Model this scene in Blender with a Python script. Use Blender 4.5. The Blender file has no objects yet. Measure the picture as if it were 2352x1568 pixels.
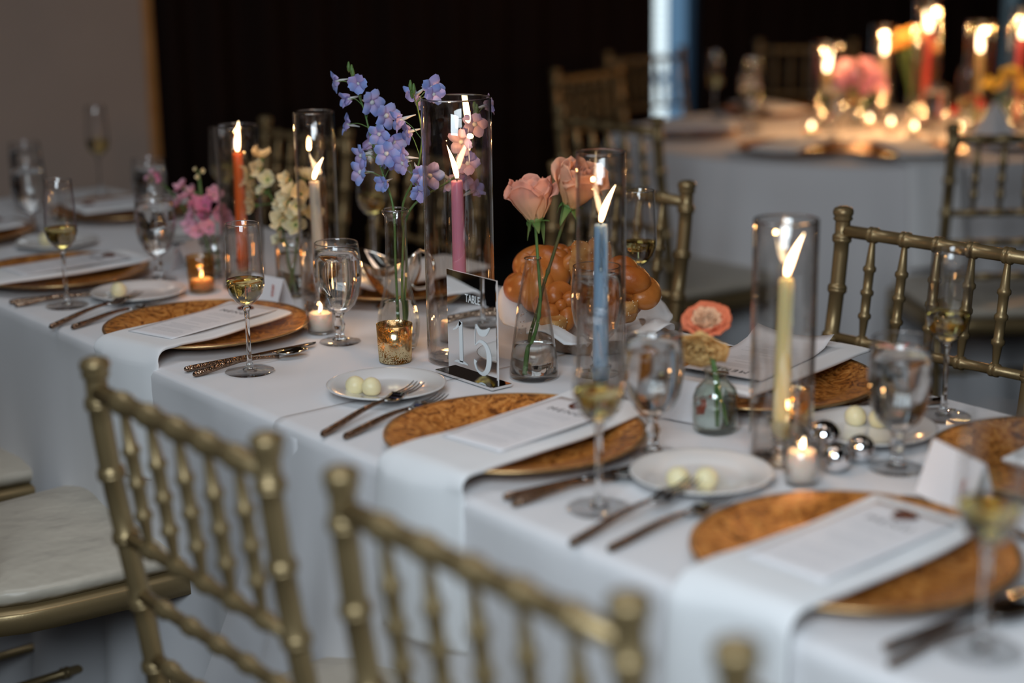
import bpy, bmesh, math, random
from mathutils import Vector, Matrix, Euler, noise
PI = math.pi
rnd = random.Random(7)
S = bpy.context.scene
COL = S.collection
TZ = 0.75            # height of the table top

# ------------------------------------------------------------ camera, world, lights, exposure
cam_d = bpy.data.cameras.new('camera'); cam = bpy.data.objects.new('camera', cam_d); COL.objects.link(cam)
Xa = Vector((0.62847657, 0.18275278, -0.75605464)); Ya = Vector((0.7776999, -0.16531364, 0.60650991)); Za = Vector((-0.01414477, -0.96916088, -0.24602257))
right = Vector((Xa[0], Ya[0], Za[0])); up = -Vector((Xa[1], Ya[1], Za[1])); fwd = Vector((Xa[2], Ya[2], Za[2]))
m = Matrix.Identity(4)
for i in range(3):
    m[i][0] = right[i]; m[i][1] = up[i]; m[i][2] = -fwd[i]
m[2][3] = TZ + 0.64
cam.matrix_world = m
cam_d.sensor_width = 36; cam_d.lens = 57.56; cam_d.clip_start = 0.05; cam_d.clip_end = 60
cam_d.dof.use_dof = True; cam_d.dof.focus_distance = 2.44; cam_d.dof.aperture_fstop = 1.6
S.camera = cam

W = bpy.data.worlds.new('world'); S.world = W; W.use_nodes = True
bg = W.node_tree.nodes['Background']; bg.inputs[0].default_value = (0.75, 0.78, 0.85, 1); bg.inputs[1].default_value = 0.02

def area(name, loc, target, sx, sy, power, color):
    d = bpy.data.lights.new(name, 'AREA'); d.shape = 'RECTANGLE'; d.size = sx; d.size_y = sy; d.energy = power; d.color = color
    o = bpy.data.objects.new(name, d); COL.objects.link(o); o.location = loc
    o.rotation_euler = (Vector(target) - Vector(loc)).to_track_quat('-Z', 'Y').to_euler()
    return o
area('daylight_window', (0.05, -0.40, 2.05), (-1.05, 1.15, 0.6), 1.2, 1.0, 24, (0.79, 0.91, 1.0)).data.spread = math.radians(125)
area('overhead_fill_left', (-2.3, 0.9, 2.75), (-2.6, 1.35, 0.6), 1.0, .8, 8, (0.88, 0.94, 1.0))  # added fill lamp above the left part of the table, no window there
area('ceiling_glow', (-1.2, 1.1, 2.95), (-1.4, 1.2, 0.7), 1.0, 1.0, 4.5, (1.0, 0.78, 0.64))

vs = S.view_settings
S.display_settings.display_device = 'sRGB'
vs.view_transform = 'Standard'; vs.look = 'None'; vs.gamma = 1.0; vs.use_curve_mapping = False; vs.exposure = 0.0
S.render.film_transparent = False
cy = S.cycles
cy.use_denoising = True
cy.max_bounces = 14; cy.transmission_bounces = 12; cy.transparent_max_bounces = 48; cy.glossy_bounces = 6; cy.diffuse_bounces = 3
cy.caustics_refractive = True; cy.caustics_reflective = False
cy.sample_clamp_indirect = 2.5; cy.sample_clamp_direct = 0

# ------------------------------------------------------------ materials
MATS = {}
def nmat(name):
    m = bpy.data.materials.new(name); m.use_nodes = True
    nt = m.node_tree; nt.nodes.clear(); out = nt.nodes.new('ShaderNodeOutputMaterial')
    MATS[name] = m
    return m, nt, out
def N(nt, t, **k):
    n = nt.nodes.new('ShaderNode' + t)
    for a, b in k.items():
        if a in n.inputs.keys(): n.inputs[a].default_value = b
        else: setattr(n, a, b)
    return n
def pbr(name, col, rough=.5, metal=0, var=None, scale=20, bump=0, bscale=60, **k):
    m, nt, out = nmat(name)
    p = N(nt, 'BsdfPrincipled'); p.inputs['Base Color'].default_value = (*col, 1); p.inputs['Roughness'].default_value = rough; p.inputs['Metallic'].default_value = metal
    for a, b in k.items(): p.inputs[a.replace('_', ' ')].default_value = b
    nt.links.new(p.outputs[0], out.inputs[0])
    if var or bump: tc = N(nt, 'TexCoord')
    if var:
        nz = N(nt, 'TexNoise'); nz.inputs['Scale'].default_value = scale; nz.inputs['Detail'].default_value = 5
        r = N(nt, 'ValToRGB'); r.color_ramp.elements[0].color = (*col, 1); r.color_ramp.elements[1].color = (*var, 1)
        r.color_ramp.elements[0].position = .35; r.color_ramp.elements[1].position = .65
        nt.links.new(tc.outputs['Object'], nz.inputs['Vector']); nt.links.new(nz.outputs['Fac'], r.inputs[0]); nt.links.new(r.outputs[0], p.inputs['Base Color'])
    if bump:
        nb = N(nt, 'TexNoise'); nb.inputs['Scale'].default_value = bscale; nb.inputs['Detail'].default_value = 3
        b = N(nt, 'Bump'); b.inputs['Strength'].default_value = bump; b.inputs['Distance'].default_value = .003 if bscale > 20 else .02
        nt.links.new(tc.outputs['Object'], nb.inputs['Vector']); nt.links.new(nb.outputs['Fac'], b.inputs['Height']); nt.links.new(b.outputs[0], p.inputs['Normal'])
    return m
def thin(name, tint=(1, 1, 1), edge=(.55, .5, .46), refl=1.0, rough=0.0, ep=5.0):
    """thin clear glass wall: lets light through, mirrors at the fresnel rate, darker where the wall is seen edge-on"""
    m, nt, out = nmat(name)
    lw = N(nt, 'LayerWeight'); lw.inputs['Blend'].default_value = .5
    def mth(op, x, y):
        n = N(nt, 'Math', operation=op)
        for i, q in enumerate((x, y)):
            if hasattr(q, 'is_linked'): nt.links.new(q, n.inputs[i])
            else: n.inputs[i].default_value = q
        return n.outputs[0]
    fac = lw.outputs['Facing']
    mixc = N(nt, 'MixRGB'); mixc.inputs[1].default_value = (*tint, 1); mixc.inputs[2].default_value = (*edge, 1)
    nt.links.new(mth('POWER', fac, ep), mixc.inputs[0])
    tr = N(nt, 'BsdfTransparent'); nt.links.new(mixc.outputs[0], tr.inputs[0])
    gl = N(nt, 'BsdfGlossy'); gl.inputs['Roughness'].default_value = rough; gl.inputs[0].default_value = (1, 1, 1, 1)
    fr = mth('MULTIPLY', mth('ADD', mth('MULTIPLY', mth('POWER', fac, 5.0), .8), .04), refl)
    mx = N(nt, 'MixShader'); nt.links.new(fr, mx.inputs[0])
    nt.links.new(tr.outputs[0], mx.inputs[1]); nt.links.new(gl.outputs[0], mx.inputs[2]); nt.links.new(mx.outputs[0], out.inputs[0])
    return m
def solid(name, col=(1, 1, 1), ior=1.45, rough=0.0):
    m, nt, out = nmat(name)
    g = N(nt, 'BsdfGlass'); g.inputs[0].default_value = (*col, 1); g.inputs['IOR'].default_value = ior; g.inputs['Roughness'].default_value = rough
    nt.links.new(g.outputs[0], out.inputs[0]); return m
def emis(name, col, st):
    m, nt, out = nmat(name)
    e = N(nt, 'Emission'); e.inputs[0].default_value = (*col, 1); e.inputs[1].default_value = st
    nt.links.new(e.outputs[0], out.inputs[0]); return m
def petal(name, c_in, c_out, trans=.35, scale=1.0):
    """petal: colour runs from c_in at its base to c_out at its tip (UV y), part of the light comes through"""
    m, nt, out = nmat(name)
    uv = N(nt, 'UVMap'); sp = N(nt, 'SeparateXYZ'); nt.links.new(uv.outputs[0], sp.inputs[0])
    r = N(nt, 'ValToRGB'); r.color_ramp.elements[0].color = (*c_in, 1); r.color_ramp.elements[1].color = (*c_out, 1)
    r.color_ramp.elements[0].position = .05; r.color_ramp.elements[1].position = .75
    nt.links.new(sp.outputs[1], r.inputs[0])
    d = N(nt, 'BsdfDiffuse'); t = N(nt, 'BsdfTranslucent'); mx = N(nt, 'MixShader'); mx.inputs[0].default_value = trans
    nt.links.new(r.outputs[0], d.inputs[0]); nt.links.new(r.outputs[0], t.inputs[0])
    nt.links.new(d.outputs[0], mx.inputs[1]); nt.links.new(t.outputs[0], mx.inputs[2]); nt.links.new(mx.outputs[0], out.inputs[0])
    return m

def cloth_mat(name, col):
    m, nt, out = nmat(name)
    p = N(nt, 'BsdfPrincipled'); p.inputs['Base Color'].default_value = (*col, 1); p.inputs['Roughness'].default_value = .75
    p.inputs['Sheen Weight'].default_value = .25
    tc = N(nt, 'TexCoord'); nz = N(nt, 'TexNoise'); nz.inputs['Scale'].default_value = 3.2; nz.inputs['Detail'].default_value = 2
    mp = N(nt, 'Mapping'); mp.inputs['Scale'].default_value = (1.6, .7, .5)
    b = N(nt, 'Bump'); b.inputs['Strength'].default_value = .35; b.inputs['Distance'].default_value = .03
    w = N(nt, 'TexNoise'); w.inputs['Scale'].default_value = 900
    b2 = N(nt, 'Bump'); b2.inputs['Strength'].default_value = .12; b2.inputs['Distance'].default_value = .0006
    nt.links.new(tc.outputs['Object'], mp.inputs[0]); nt.links.new(mp.outputs[0], nz.inputs[0]); nt.links.new(nz.outputs['Fac'], b.inputs['Height'])
    nt.links.new(tc.outputs['Object'], w.inputs[0]); nt.links.new(w.outputs['Fac'], b2.inputs['Height']); nt.links.new(b.outputs[0], b2.inputs['Normal'])
    nt.links.new(b2.outputs[0], p.inputs['Normal']); nt.links.new(p.outputs[0], out.inputs[0]); return m
linen = cloth_mat('white_linen', (.80, .785, .80))
napkin_m = cloth_mat('napkin_cotton', (.86, .86, .87))
paper = pbr('menu_paper', (.86, .84, .86), .6)
ink = pbr('ink', (.05, .045, .05), .6)
ink_soft = pbr('small_print', (.50, .49, .50), .7)
wax_seal_m = pbr('seal_wax', (.12, .03, .012), .25)
porcelain = pbr('porcelain', (.82, .81, .80), .12, Coat_Weight=.4)
butter_m = pbr('butter', (.88, .78, .48), .4, Subsurface_Weight=.3, Subsurface_Radius=(.01, .008, .004), bump=.1, bscale=90)
chair_gold = pbr('champagne_gold_paint', (.30, .215, .105), .36, .6, bump=.05, bscale=300)
cushion_m = pbr('cream_vinyl', (.56, .50, .41), .42, bump=1.0, bscale=9)
curtain_m = pbr('black_velvet', (.024, .012, .009), .9, Specular_IOR_Level=.15)
wallpaint = pbr('warm_grey_wall', (.62, .50, .43), .8, var=(.59, .475, .41), scale=4)
trim_m = pbr('brown_wood_trim', (.75, .36, .12), .45, var=(.62, .28, .08), scale=15)
carpet = pbr('dark_carpet', (.010, .010, .014), .95, var=(.02, .014, .012), scale=6)
ceil_m = pbr('ceiling_dark', (.06, .055, .05), .9)
silver = pbr('silver', (.80, .76, .70), .12, 1.0)
chrome = pbr('chrome', (.90, .90, .92), .03, 1.0)
steel = pbr('cutlery_steel', (.46, .45, .44), .1, 1.0)
mirror = pbr('mirror_acrylic', (.86, .88, .89), .0, 1.0)
acrylic_edge = pbr('clear_acrylic_edge', (.85, .86, .88), .3)
white_print = pbr('white_etching', (.86, .90, .92), .6)
brass_dish = pbr('aged_silver_dish', (.42, .33, .26), .3, .9, bump=.4, bscale=200)
bread_m = pbr('glazed_crust', (.38, .095, .014), .34, var=(.64, .25, .055), scale=11, bump=.25, bscale=120, Subsurface_Weight=.1)
bread_light = pbr('pale_seeded_crust', (.62, .36, .13), .4, var=(.45, .16, .03), scale=40, bump=.6, bscale=110)
seed_m = pbr('sesame', (.85, .74, .52), .5)
stem_m = pbr('green_stem', (.07, .16, .035), .5, var=(.13, .22, .06), scale=50)
stem_brown = pbr('olive_stem', (.06, .09, .02), .5, var=(.11, .07, .03), scale=60)
leaf_m = petal('sepal_green', (.10, .22, .06), (.20, .28, .10), .2)
wick_m = pbr('wick', (.02, .015, .012), .9)
water = solid('water', (.99, 1, 1), 1.33)
wine = solid('champagne', (.97, .90, .60), 1.34)
glass = solid('clear_glass', (1, 1, 1), 1.45)
gl_thin = thin('thin_glass', (.99, .99, .99), (.30, .30, .31), 1.5, ep=4.0)
gl_foot = thin('flat_glass_foot', (.99, .99, .99), (.80, .80, .80), 1.3, ep=3.0)
gl_hurr = thin('hurricane_glass', (.975, .965, .955), (.20, .13, .09), 2.0, ep=3.2)
gl_vase = thin('vase_glass', (.98, .98, .975), (.30, .32, .30), 1.8, ep=4.0)
gl_green = thin('ribbed_green_glass', (.93, .955, .93), (.30, .36, .29), 1.5)
liquid_foam = thin('surface_ring', (.9, .9, .88), (.6, .6, .55), 1.5)

def knife_handle_mat():
    m, nt, out = nmat('hammered_handle')
    p = N(nt, 'BsdfPrincipled'); p.inputs['Base Color'].default_value = (.30, .20, .14, 1); p.inputs['Metallic'].default_value = 1; p.inputs['Roughness'].default_value = .2
    tc = N(nt, 'TexCoord'); v = N(nt, 'TexVoronoi'); v.inputs['Scale'].default_value = 330
    b = N(nt, 'Bump'); b.inputs['Strength'].default_value = .9; b.inputs['Distance'].default_value = .0012
    nt.links.new(tc.outputs['Object'], v.inputs[0]); nt.links.new(v.outputs['Distance'], b.inputs['Height']); nt.links.new(b.outputs[0], p.inputs['Normal'])
    nt.links.new(p.outputs[0], out.inputs[0]); return m
handle_m = knife_handle_mat()

def charger_mat():
    m, nt, out = nmat('copper_foil_charger')
    p = N(nt, 'BsdfPrincipled'); p.inputs['Metallic'].default_value = .3; p.inputs['Roughness'].default_value = .27
    tc = N(nt, 'TexCoord'); nz = N(nt, 'TexNoise'); nz.inputs['Scale'].default_value = 30; nz.inputs['Detail'].default_value = 8; nz.inputs['Distortion'].default_value = 3.5; nz.inputs['Roughness'].default_value = .65
    r = N(nt, 'ValToRGB'); e = r.color_ramp.elements
    e[0].color = (.17, .050, .010, 1); e[0].position = .38; e[1].color = (.95, .46, .13, 1); e[1].position = .66
    x = r.color_ramp.elements.new(.5); x.color = (.60, .22, .042, 1)
    b = N(nt, 'Bump'); b.inputs['Strength'].default_value = .6; b.inputs['Distance'].default_value = .0025
    nt.links.new(tc.outputs['Object'], nz.inputs[0]); nt.links.new(nz.outputs['Fac'], r.inputs[0]); nt.links.new(r.outputs[0], p.inputs['Base Color'])
    nt.links.new(nz.outputs['Fac'], b.inputs['Height']); nt.links.new(b.outputs[0], p.inputs['Normal']); nt.links.new(p.outputs[0], out.inputs[0]); return m
charger_m = charger_mat()
rim_m = pbr('bronze_rim', (.55, .36, .17), .28, .9)

def mercury_mat():
    """gold mercury glass: speckled gilding with clear pin-holes"""
    m, nt, out = nmat('gold_mercury_glass')
    tc = N(nt, 'TexCoord'); v = N(nt, 'TexNoise'); v.inputs['Scale'].default_value = 620; v.inputs['Detail'].default_value = 3
    v2 = N(nt, 'TexNoise'); v2.inputs['Scale'].default_value = 60
    ad = N(nt, 'Math', operation='ADD'); nt.links.new(tc.outputs['Object'], v.inputs[0]); nt.links.new(tc.outputs['Object'], v2.inputs[0])
    mu = N(nt, 'Math', operation='MULTIPLY'); mu.inputs[1].default_value = .6; nt.links.new(v2.outputs['Fac'], mu.inputs[0])
    nt.links.new(v.outputs['Fac'], ad.inputs[0]); nt.links.new(mu.outputs[0], ad.inputs[1])
    r = N(nt, 'ValToRGB'); r.color_ramp.interpolation = 'LINEAR'; r.color_ramp.elements[0].position = .855; r.color_ramp.elements[1].position = .885
    nt.links.new(ad.outputs[0], r.inputs[0])
    gl = N(nt, 'BsdfGlossy'); gl.inputs[0].default_value = (.86, .72, .42, 1); gl.inputs['Roughness'].default_value = .17
    tr = N(nt, 'BsdfTransparent'); tr.inputs[0].default_value = (.9, .7, .4, 1)
    tl = N(nt, 'BsdfTranslucent'); tl.inputs[0].default_value = (.85, .62, .30, 1)
    m0 = N(nt, 'MixShader'); m0.inputs[0].default_value = .13; nt.links.new(gl.outputs[0], m0.inputs[1]); nt.links.new(tl.outputs[0], m0.inputs[2])
    mx = N(nt, 'MixShader'); nt.links.new(r.outputs[0], mx.inputs[0]); nt.links.new(m0.outputs[0], mx.inputs[1]); nt.links.new(tr.outputs[0], mx.inputs[2])
    nt.links.new(mx.outputs[0], out.inputs[0]); return m
mercury = mercury_mat()
amber_glass = thin('amber_votive_glass', (.90, .72, .48), (.42, .26, .12), 1.6)

def wax(name, col): return pbr(name, col, .38, Subsurface_Weight=.55, Subsurface_Radius=(.02, .012, .008), Subsurface_Scale=1.0)
wax_orange = wax('orange_wax', (.86, .17, .03)); wax_cream = wax('cream_wax', (.84, .72, .58)); wax_pink = wax('pink_wax', (.84, .30, .42))
wax_blue = wax('blue_wax', (.30, .48, .68)); wax_yellow = wax('butter_yellow_wax', (.86, .71, .36)); wax_white = wax('white_wax', (.94, .78, .67)); wax_red = wax('coral_red_wax', (.75, .10, .08))

def flame_mat():
    m, nt, out = nmat('flame')
    lw = N(nt, 'LayerWeight'); lw.inputs['Blend'].default_value = .45
    r = N(nt, 'ValToRGB'); r.color_ramp.elements[0].color = (1, .78, .46, 1); r.color_ramp.elements[0].position = .25; r.color_ramp.elements[1].color = (1, .30, .05, 1); r.color_ramp.elements[1].position = .95
    nt.links.new(lw.outputs['Facing'], r.inputs[0])
    e = N(nt, 'Emission'); e.inputs[1].default_value = 12.0; nt.links.new(r.outputs[0], e.inputs[0]); nt.links.new(e.outputs[0], out.inputs[0]); return m
flame_m = flame_mat()
day_white = emis('daylit_blind', (.80, .95, 1.0), 1.3)
day_blue = emis('blue_daylight', (.18, .36, .58), .5)

# ------------------------------------------------------------ mesh helpers
def obj(name, bm, mat_, parent=None, smooth=True, loc=None, rot=None, bevel=0):
    if isinstance(bm, bmesh.types.BMesh):
        me = bpy.data.meshes.new(name)
        bmesh.ops.recalc_face_normals(bm, faces=bm.faces)
        bm.to_mesh(me); bm.free()
    else: me = bm
    if smooth: me.polygons.foreach_set('use_smooth', [True] * len(me.polygons))
    if mat_ and not me.materials: me.materials.append(mat_)
    o = bpy.data.objects.new(name, me); COL.objects.link(o)
    if parent: o.parent = parent
    if loc: o.location = loc
    if rot: o.rotation_euler = rot
    if bevel:
        b = o.modifiers.new('bevel', 'BEVEL'); b.width = bevel; b.segments = 2; b.limit_method = 'ANGLE'
    return o
def tag(o, label, cat, group=None, kind=None):
    if label: o['label'] = label
    if cat: o['category'] = cat
    if group: o['group'] = group
    if kind: o['kind'] = kind
    return o
def thing(name, loc, label, cat, group=None, rz=0, rot=None):
    o = bpy.data.objects.new(name, None); o.empty_display_size = .02; COL.objects.link(o); o.location = loc
    o.rotation_euler = rot if rot else (0, 0, rz)
    return tag(o, label, cat, group)
def dup(root, loc, rz=0, label=None, group=None, scale=None, rot=None):
    r = root.copy(); COL.objects.link(r); r.location = loc; r.rotation_euler = rot if rot else (0, 0, rz)
    if scale: r.scale = scale if hasattr(scale, '__len__') else (scale,) * 3
    if label: r['label'] = label
    if group: r['group'] = group
    for ch in list(root.children):
        c = ch.copy(); COL.objects.link(c); c.parent = r
        for g in list(ch.children):
            d = g.copy(); COL.objects.link(d); d.parent = c
    return r
def lathe(prof, n=48, bm=None, fx=None, off=(0, 0, 0)):
    """revolve [(r, z)...]; fx(angle, r, z) -> r lets the section be fluted or oval"""
    bm = bm or bmesh.new(); rings = []
    for r, z in prof:
        if r < 1e-6: rings.append([bm.verts.new((off[0], off[1], off[2] + z))])
        else:
            ring = []
            for i in range(n):
                a = 2 * PI * i / n; rr = fx(a, r, z) if fx else r
                ring.append(bm.verts.new((off[0] + rr * math.cos(a), off[1] + rr * math.sin(a), off[2] + z)))
            rings.append(ring)
    for A, B in zip(rings, rings[1:]):
        if len(A) == 1 and len(B) == 1: continue
        for i in range(n):
            j = (i + 1) % n
            if len(A) == 1: bm.faces.new((A[0], B[j], B[i]))
            elif len(B) == 1: bm.faces.new((A[i], A[j], B[0]))
            else: bm.faces.new((A[i], A[j], B[j], B[i]))
    return bm
def tube(pts, rad, n=8, bm=None, sx=1.0, upv=None, caps=True):
    """tube along pts; rad one number or a list; sx flattens it across"""
    bm = bm or bmesh.new(); pts = [Vector(p) for p in pts]
    if not hasattr(rad, '__len__'): rad = [rad] * len(pts)
    rings = []; prev = None
    for i, p in enumerate(pts):
        t = (pts[min(i + 1, len(pts) - 1)] - pts[max(i - 1, 0)]).normalized()
        if prev is None:
            a = Vector(upv) if upv else (Vector((0, 0, 1)) if abs(t.z) < .9 else Vector((1, 0, 0)))
            u = (a - t * a.dot(t)).normalized()
        else: u = (prev - t * prev.dot(t)).normalized()
        prev = u; v = t.cross(u)
        rings.append([bm.verts.new(p + (u * math.cos(2 * PI * k / n) + v * math.sin(2 * PI * k / n) * sx) * rad[i]) for k in range(n)])
    for A, B in zip(rings, rings[1:]):
        for k in range(n): bm.faces.new((A[k], A[(k + 1) % n], B[(k + 1) % n], B[k]))
    if caps:
        bm.faces.new(rings[0][::-1]); bm.faces.new(rings[-1])
    return bm
def box(x0, x1, y0, y1, z0, z1, bm=None):
    bm = bm or bmesh.new()
    v = [bm.verts.new((x, y, z)) for z in (z0, z1) for y in (y0, y1) for x in (x0, x1)]
    for f in ((0, 2, 3, 1), (4, 5, 7, 6), (0, 1, 5, 4), (2, 6, 7, 3), (0, 4, 6, 2), (1, 3, 7, 5)): bm.faces.new([v[i] for i in f])
    return bm
def grid(f, nu, nv, bm=None, uv=False, closed_u=False):
    """sheet from f(u, v), u and v in 0..1"""
    bm = bm or bmesh.new()
    V = [[bm.verts.new(f(i / nu, j / nv)) for j in range(nv + 1)] for i in range(nu + (0 if closed_u else 1))]
    L = (bm.loops.layers.uv.get('UVMap') or bm.loops.layers.uv.new('UVMap')) if uv else None
    nI = nu
    for i in range(nI):
        i2 = (i + 1) % len(V)
        for j in range(nv):
            fc = bm.faces.new((V[i][j], V[i2][j], V[i2][j + 1], V[i][j + 1]))
            if L:
                for lp, (a, b) in zip(fc.loops, ((i, j), (i + 1, j), (i + 1, j + 1), (i, j + 1))): lp[L].uv = (a / nu, b / nv)
    return bm
def solidify(o, t, offset=0):
    s = o.modifiers.new('thickness', 'SOLIDIFY'); s.thickness = t; s.offset = offset; return o
def smooth(o, lv=1):
    s = o.modifiers.new('subdivision', 'SUBSURF'); s.levels = lv; s.render_levels = lv; return o
def crom(P, n=6):
    P = [Vector(p) for p in P]; out = []
    for i in range(len(P) - 1):
        p0, p1, p2, p3 = P[max(i - 1, 0)], P[i], P[i + 1], P[min(i + 2, len(P) - 1)]
        for k in range(n):
            t = k / n
            out.append(.5 * ((2 * p1) + (p2 - p0) * t + (2 * p0 - 5 * p1 + 4 * p2 - p3) * t * t + (3 * p1 - p0 - 3 * p2 + p3) * t ** 3))
    out.append(P[-1]); return out
def sm(a, b, x):
    t = min(1, max(0, (x - a) / (b - a))); return t * t * (3 - 2 * t)

def text_mesh(name, c):
    """a text curve turned into a plain mesh object"""
    q = bpy.data.objects.new(name, c); COL.objects.link(q)
    me = bpy.data.meshes.new_from_object(q.evaluated_get(bpy.context.evaluated_depsgraph_get()))
    bpy.data.objects.remove(q); me.name = name
    o = bpy.data.objects.new(name, me); COL.objects.link(o); return o

# ------------------------------------------------------------ the room
def struct(name, bm, m, label=None, **k):
    o = obj(name, bm, m, None, **k); o['kind'] = 'structure'
    if label: o['label'] = label
    return o
struct('floor', box(-9, 4, -4, 10, -.05, 0), carpet, smooth=False)
struct('ceiling', box(-9, 4, -4, 10, 3.05, 3.1), ceil_m, smooth=False)
struct('wall_left', box(-5.42, -5.3, -4, 2.63, 0, 3.05), wallpaint, smooth=False)
struct('trim_1', box(-5.34, -5.293, 2.63, 2.665, 0, 3.05), trim_m, smooth=False, bevel=.004)
struct('baseboard_left', box(-5.3, -5.28, -4, 2.53, 0, .12), trim_m, smooth=False)
# curtains hang on the same side, with a gap in front of the daylit door
def curtain(y0, y1, label):
    def f(u, v):
        y = y0 + (y1 - y0) * u
        w = math.sin(y * 34 + 1.3 * math.sin(y * 5)) * .05 + math.sin(y * 13.7) * .025
        return (-5.42 + w * (.7 + .3 * v), y, 3.04 - 3.02 * v)
    o = obj('curtain', grid(f, int((y1 - y0) * 60), 4), curtain_m); solidify(o, .004)
    return tag(o, label, 'curtain', 'black curtains along the wall')
curtain(2.67, 5.16, 'long black pleated curtain behind the candle table, left of the daylit gap')
curtain(5.50, 7.80, 'black curtain right of the daylit gap, behind the round table')
curtain(7.92, 9.9, 'black curtain at the far right edge behind the coral candles')
struct('wall_back', box(-9, 4, 9.95, 10, 0, 3.05), ceil_m, smooth=False)
# daylit doorway seen through the gap
fr = struct('door_1', box(-5.75, -5.72, 5.30, 6.1, 0, 3.0), day_blue, smooth=False)
obj('door_post', box(-5.71, -5.66, 5.68, 5.715, 0, 3.0), pbr('dark_blue_frame', (.05, .08, .12), .5), fr, smooth=False)
bm = bmesh.new()
for k in range(60):
    z = .10 + k * .037
    if .62 < z < .68: continue
    box(-5.70, -5.69, 5.38, 5.535, z, z + .032, bm)
obj('blind_slats', bm, day_white, fr, smooth=False)['kind'] = 'stuff'
struct('window_1', box(-5.75, -5.70, 8.10, 8.5, 0, 3.0), emis('dim_blue_pane', (.10, .15, .18), .45), smooth=False)

# ------------------------------------------------------------ main table: two white cloths
XL, YN, YF, XS, XR = -3.95, 1.072, 1.826, -1.85, -0.10
def cloth(x0, x1, seed, lift, corner, label, endskirt):
    """one cloth: skirt on both long sides, top between; folds grow towards the floor"""
    H = TZ - .02; top = TZ + lift
    NV = 96
    VS = [0, .015, .03, .05, .08, .12] + [.16 + .032 * i for i in range(27)]
    VS = [q for q in VS if q < .999] + [1.0]
    # rows: hem -> near edge, then the top with close rows by the edges, then down the far side
    rows = [('n', 1 - q) for q in VS[::-1]] + [('t', q) for q in (.002, .006, .012, .02, .03, .06, .15, .25, .35, .45, .55, .65, .75, .85, .94, .97, .98, .988, .994, .998)] + [('f', q) for q in VS]
    def f(u, v):
        x = x0 + (x1 - x0) * u
        k, s = rows[int(round(v * (len(rows) - 1)))]
        if k == 't': 
            y = YN + (YF - YN) * s; e = min(s, 1 - s) * (YF - YN)
            z = top - .004 * (1 - sm(0, .009, e))  + .0008 * noise.noise(Vector((x * 2, y * 3, seed)))
            return (x, y, z)
        d = (1 - s) if k == 'n' else s
        d = d ** 1.25
        z = top - .004 - (top - .028) * d
        am = .045 * sm(.10, 1, d) + .0035 * sm(.0, .06, d)
        wv = am * (math.sin(x * 13 + seed + 1.7 * math.sin(x * 3.1)) * .6 + .4 * math.sin(x * 29 + seed * 2))
        out_ = .0030 * sm(0, .012, d) + wv + .03 * d * d
        if corner and k == 'n':
            q = x - x0
            c = math.exp(-(q / .13) ** 2)
            out_ += c * sm(.02, .9, d) * (.10 + .045 * math.cos(q * 75))
            x -= .16 * c * d
        y = YN - out_ if k == 'n' else YF + out_
        return (x, y, z)
    bm = grid(f, int((x1 - x0) * 60), len(rows) - 1)
    if endskirt:
        def g(u, v):
            y = YN + (YF - YN) * u; am = .04 * v
            return (x0 - .004 - am * (1 + math.sin(y * 26)), y, top - .008 - (top - .028) * v)
        grid(g, 30, 14, bm)
    o = obj('tablecloth', bm, linen); solidify(o, .0012, -1)
    return tag(o, label, 'tablecloth', 'white cloths on the long table')
cloth(XL, XS + .06, 1.0, .0, False, 'white tablecloth on the far left half of the long table, under the orange candle', True)
cloth(XS, XR, 3.3, .0011, True, 'white tablecloth on the near right half of the long table, edge overlapping at a seam', False)

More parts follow.
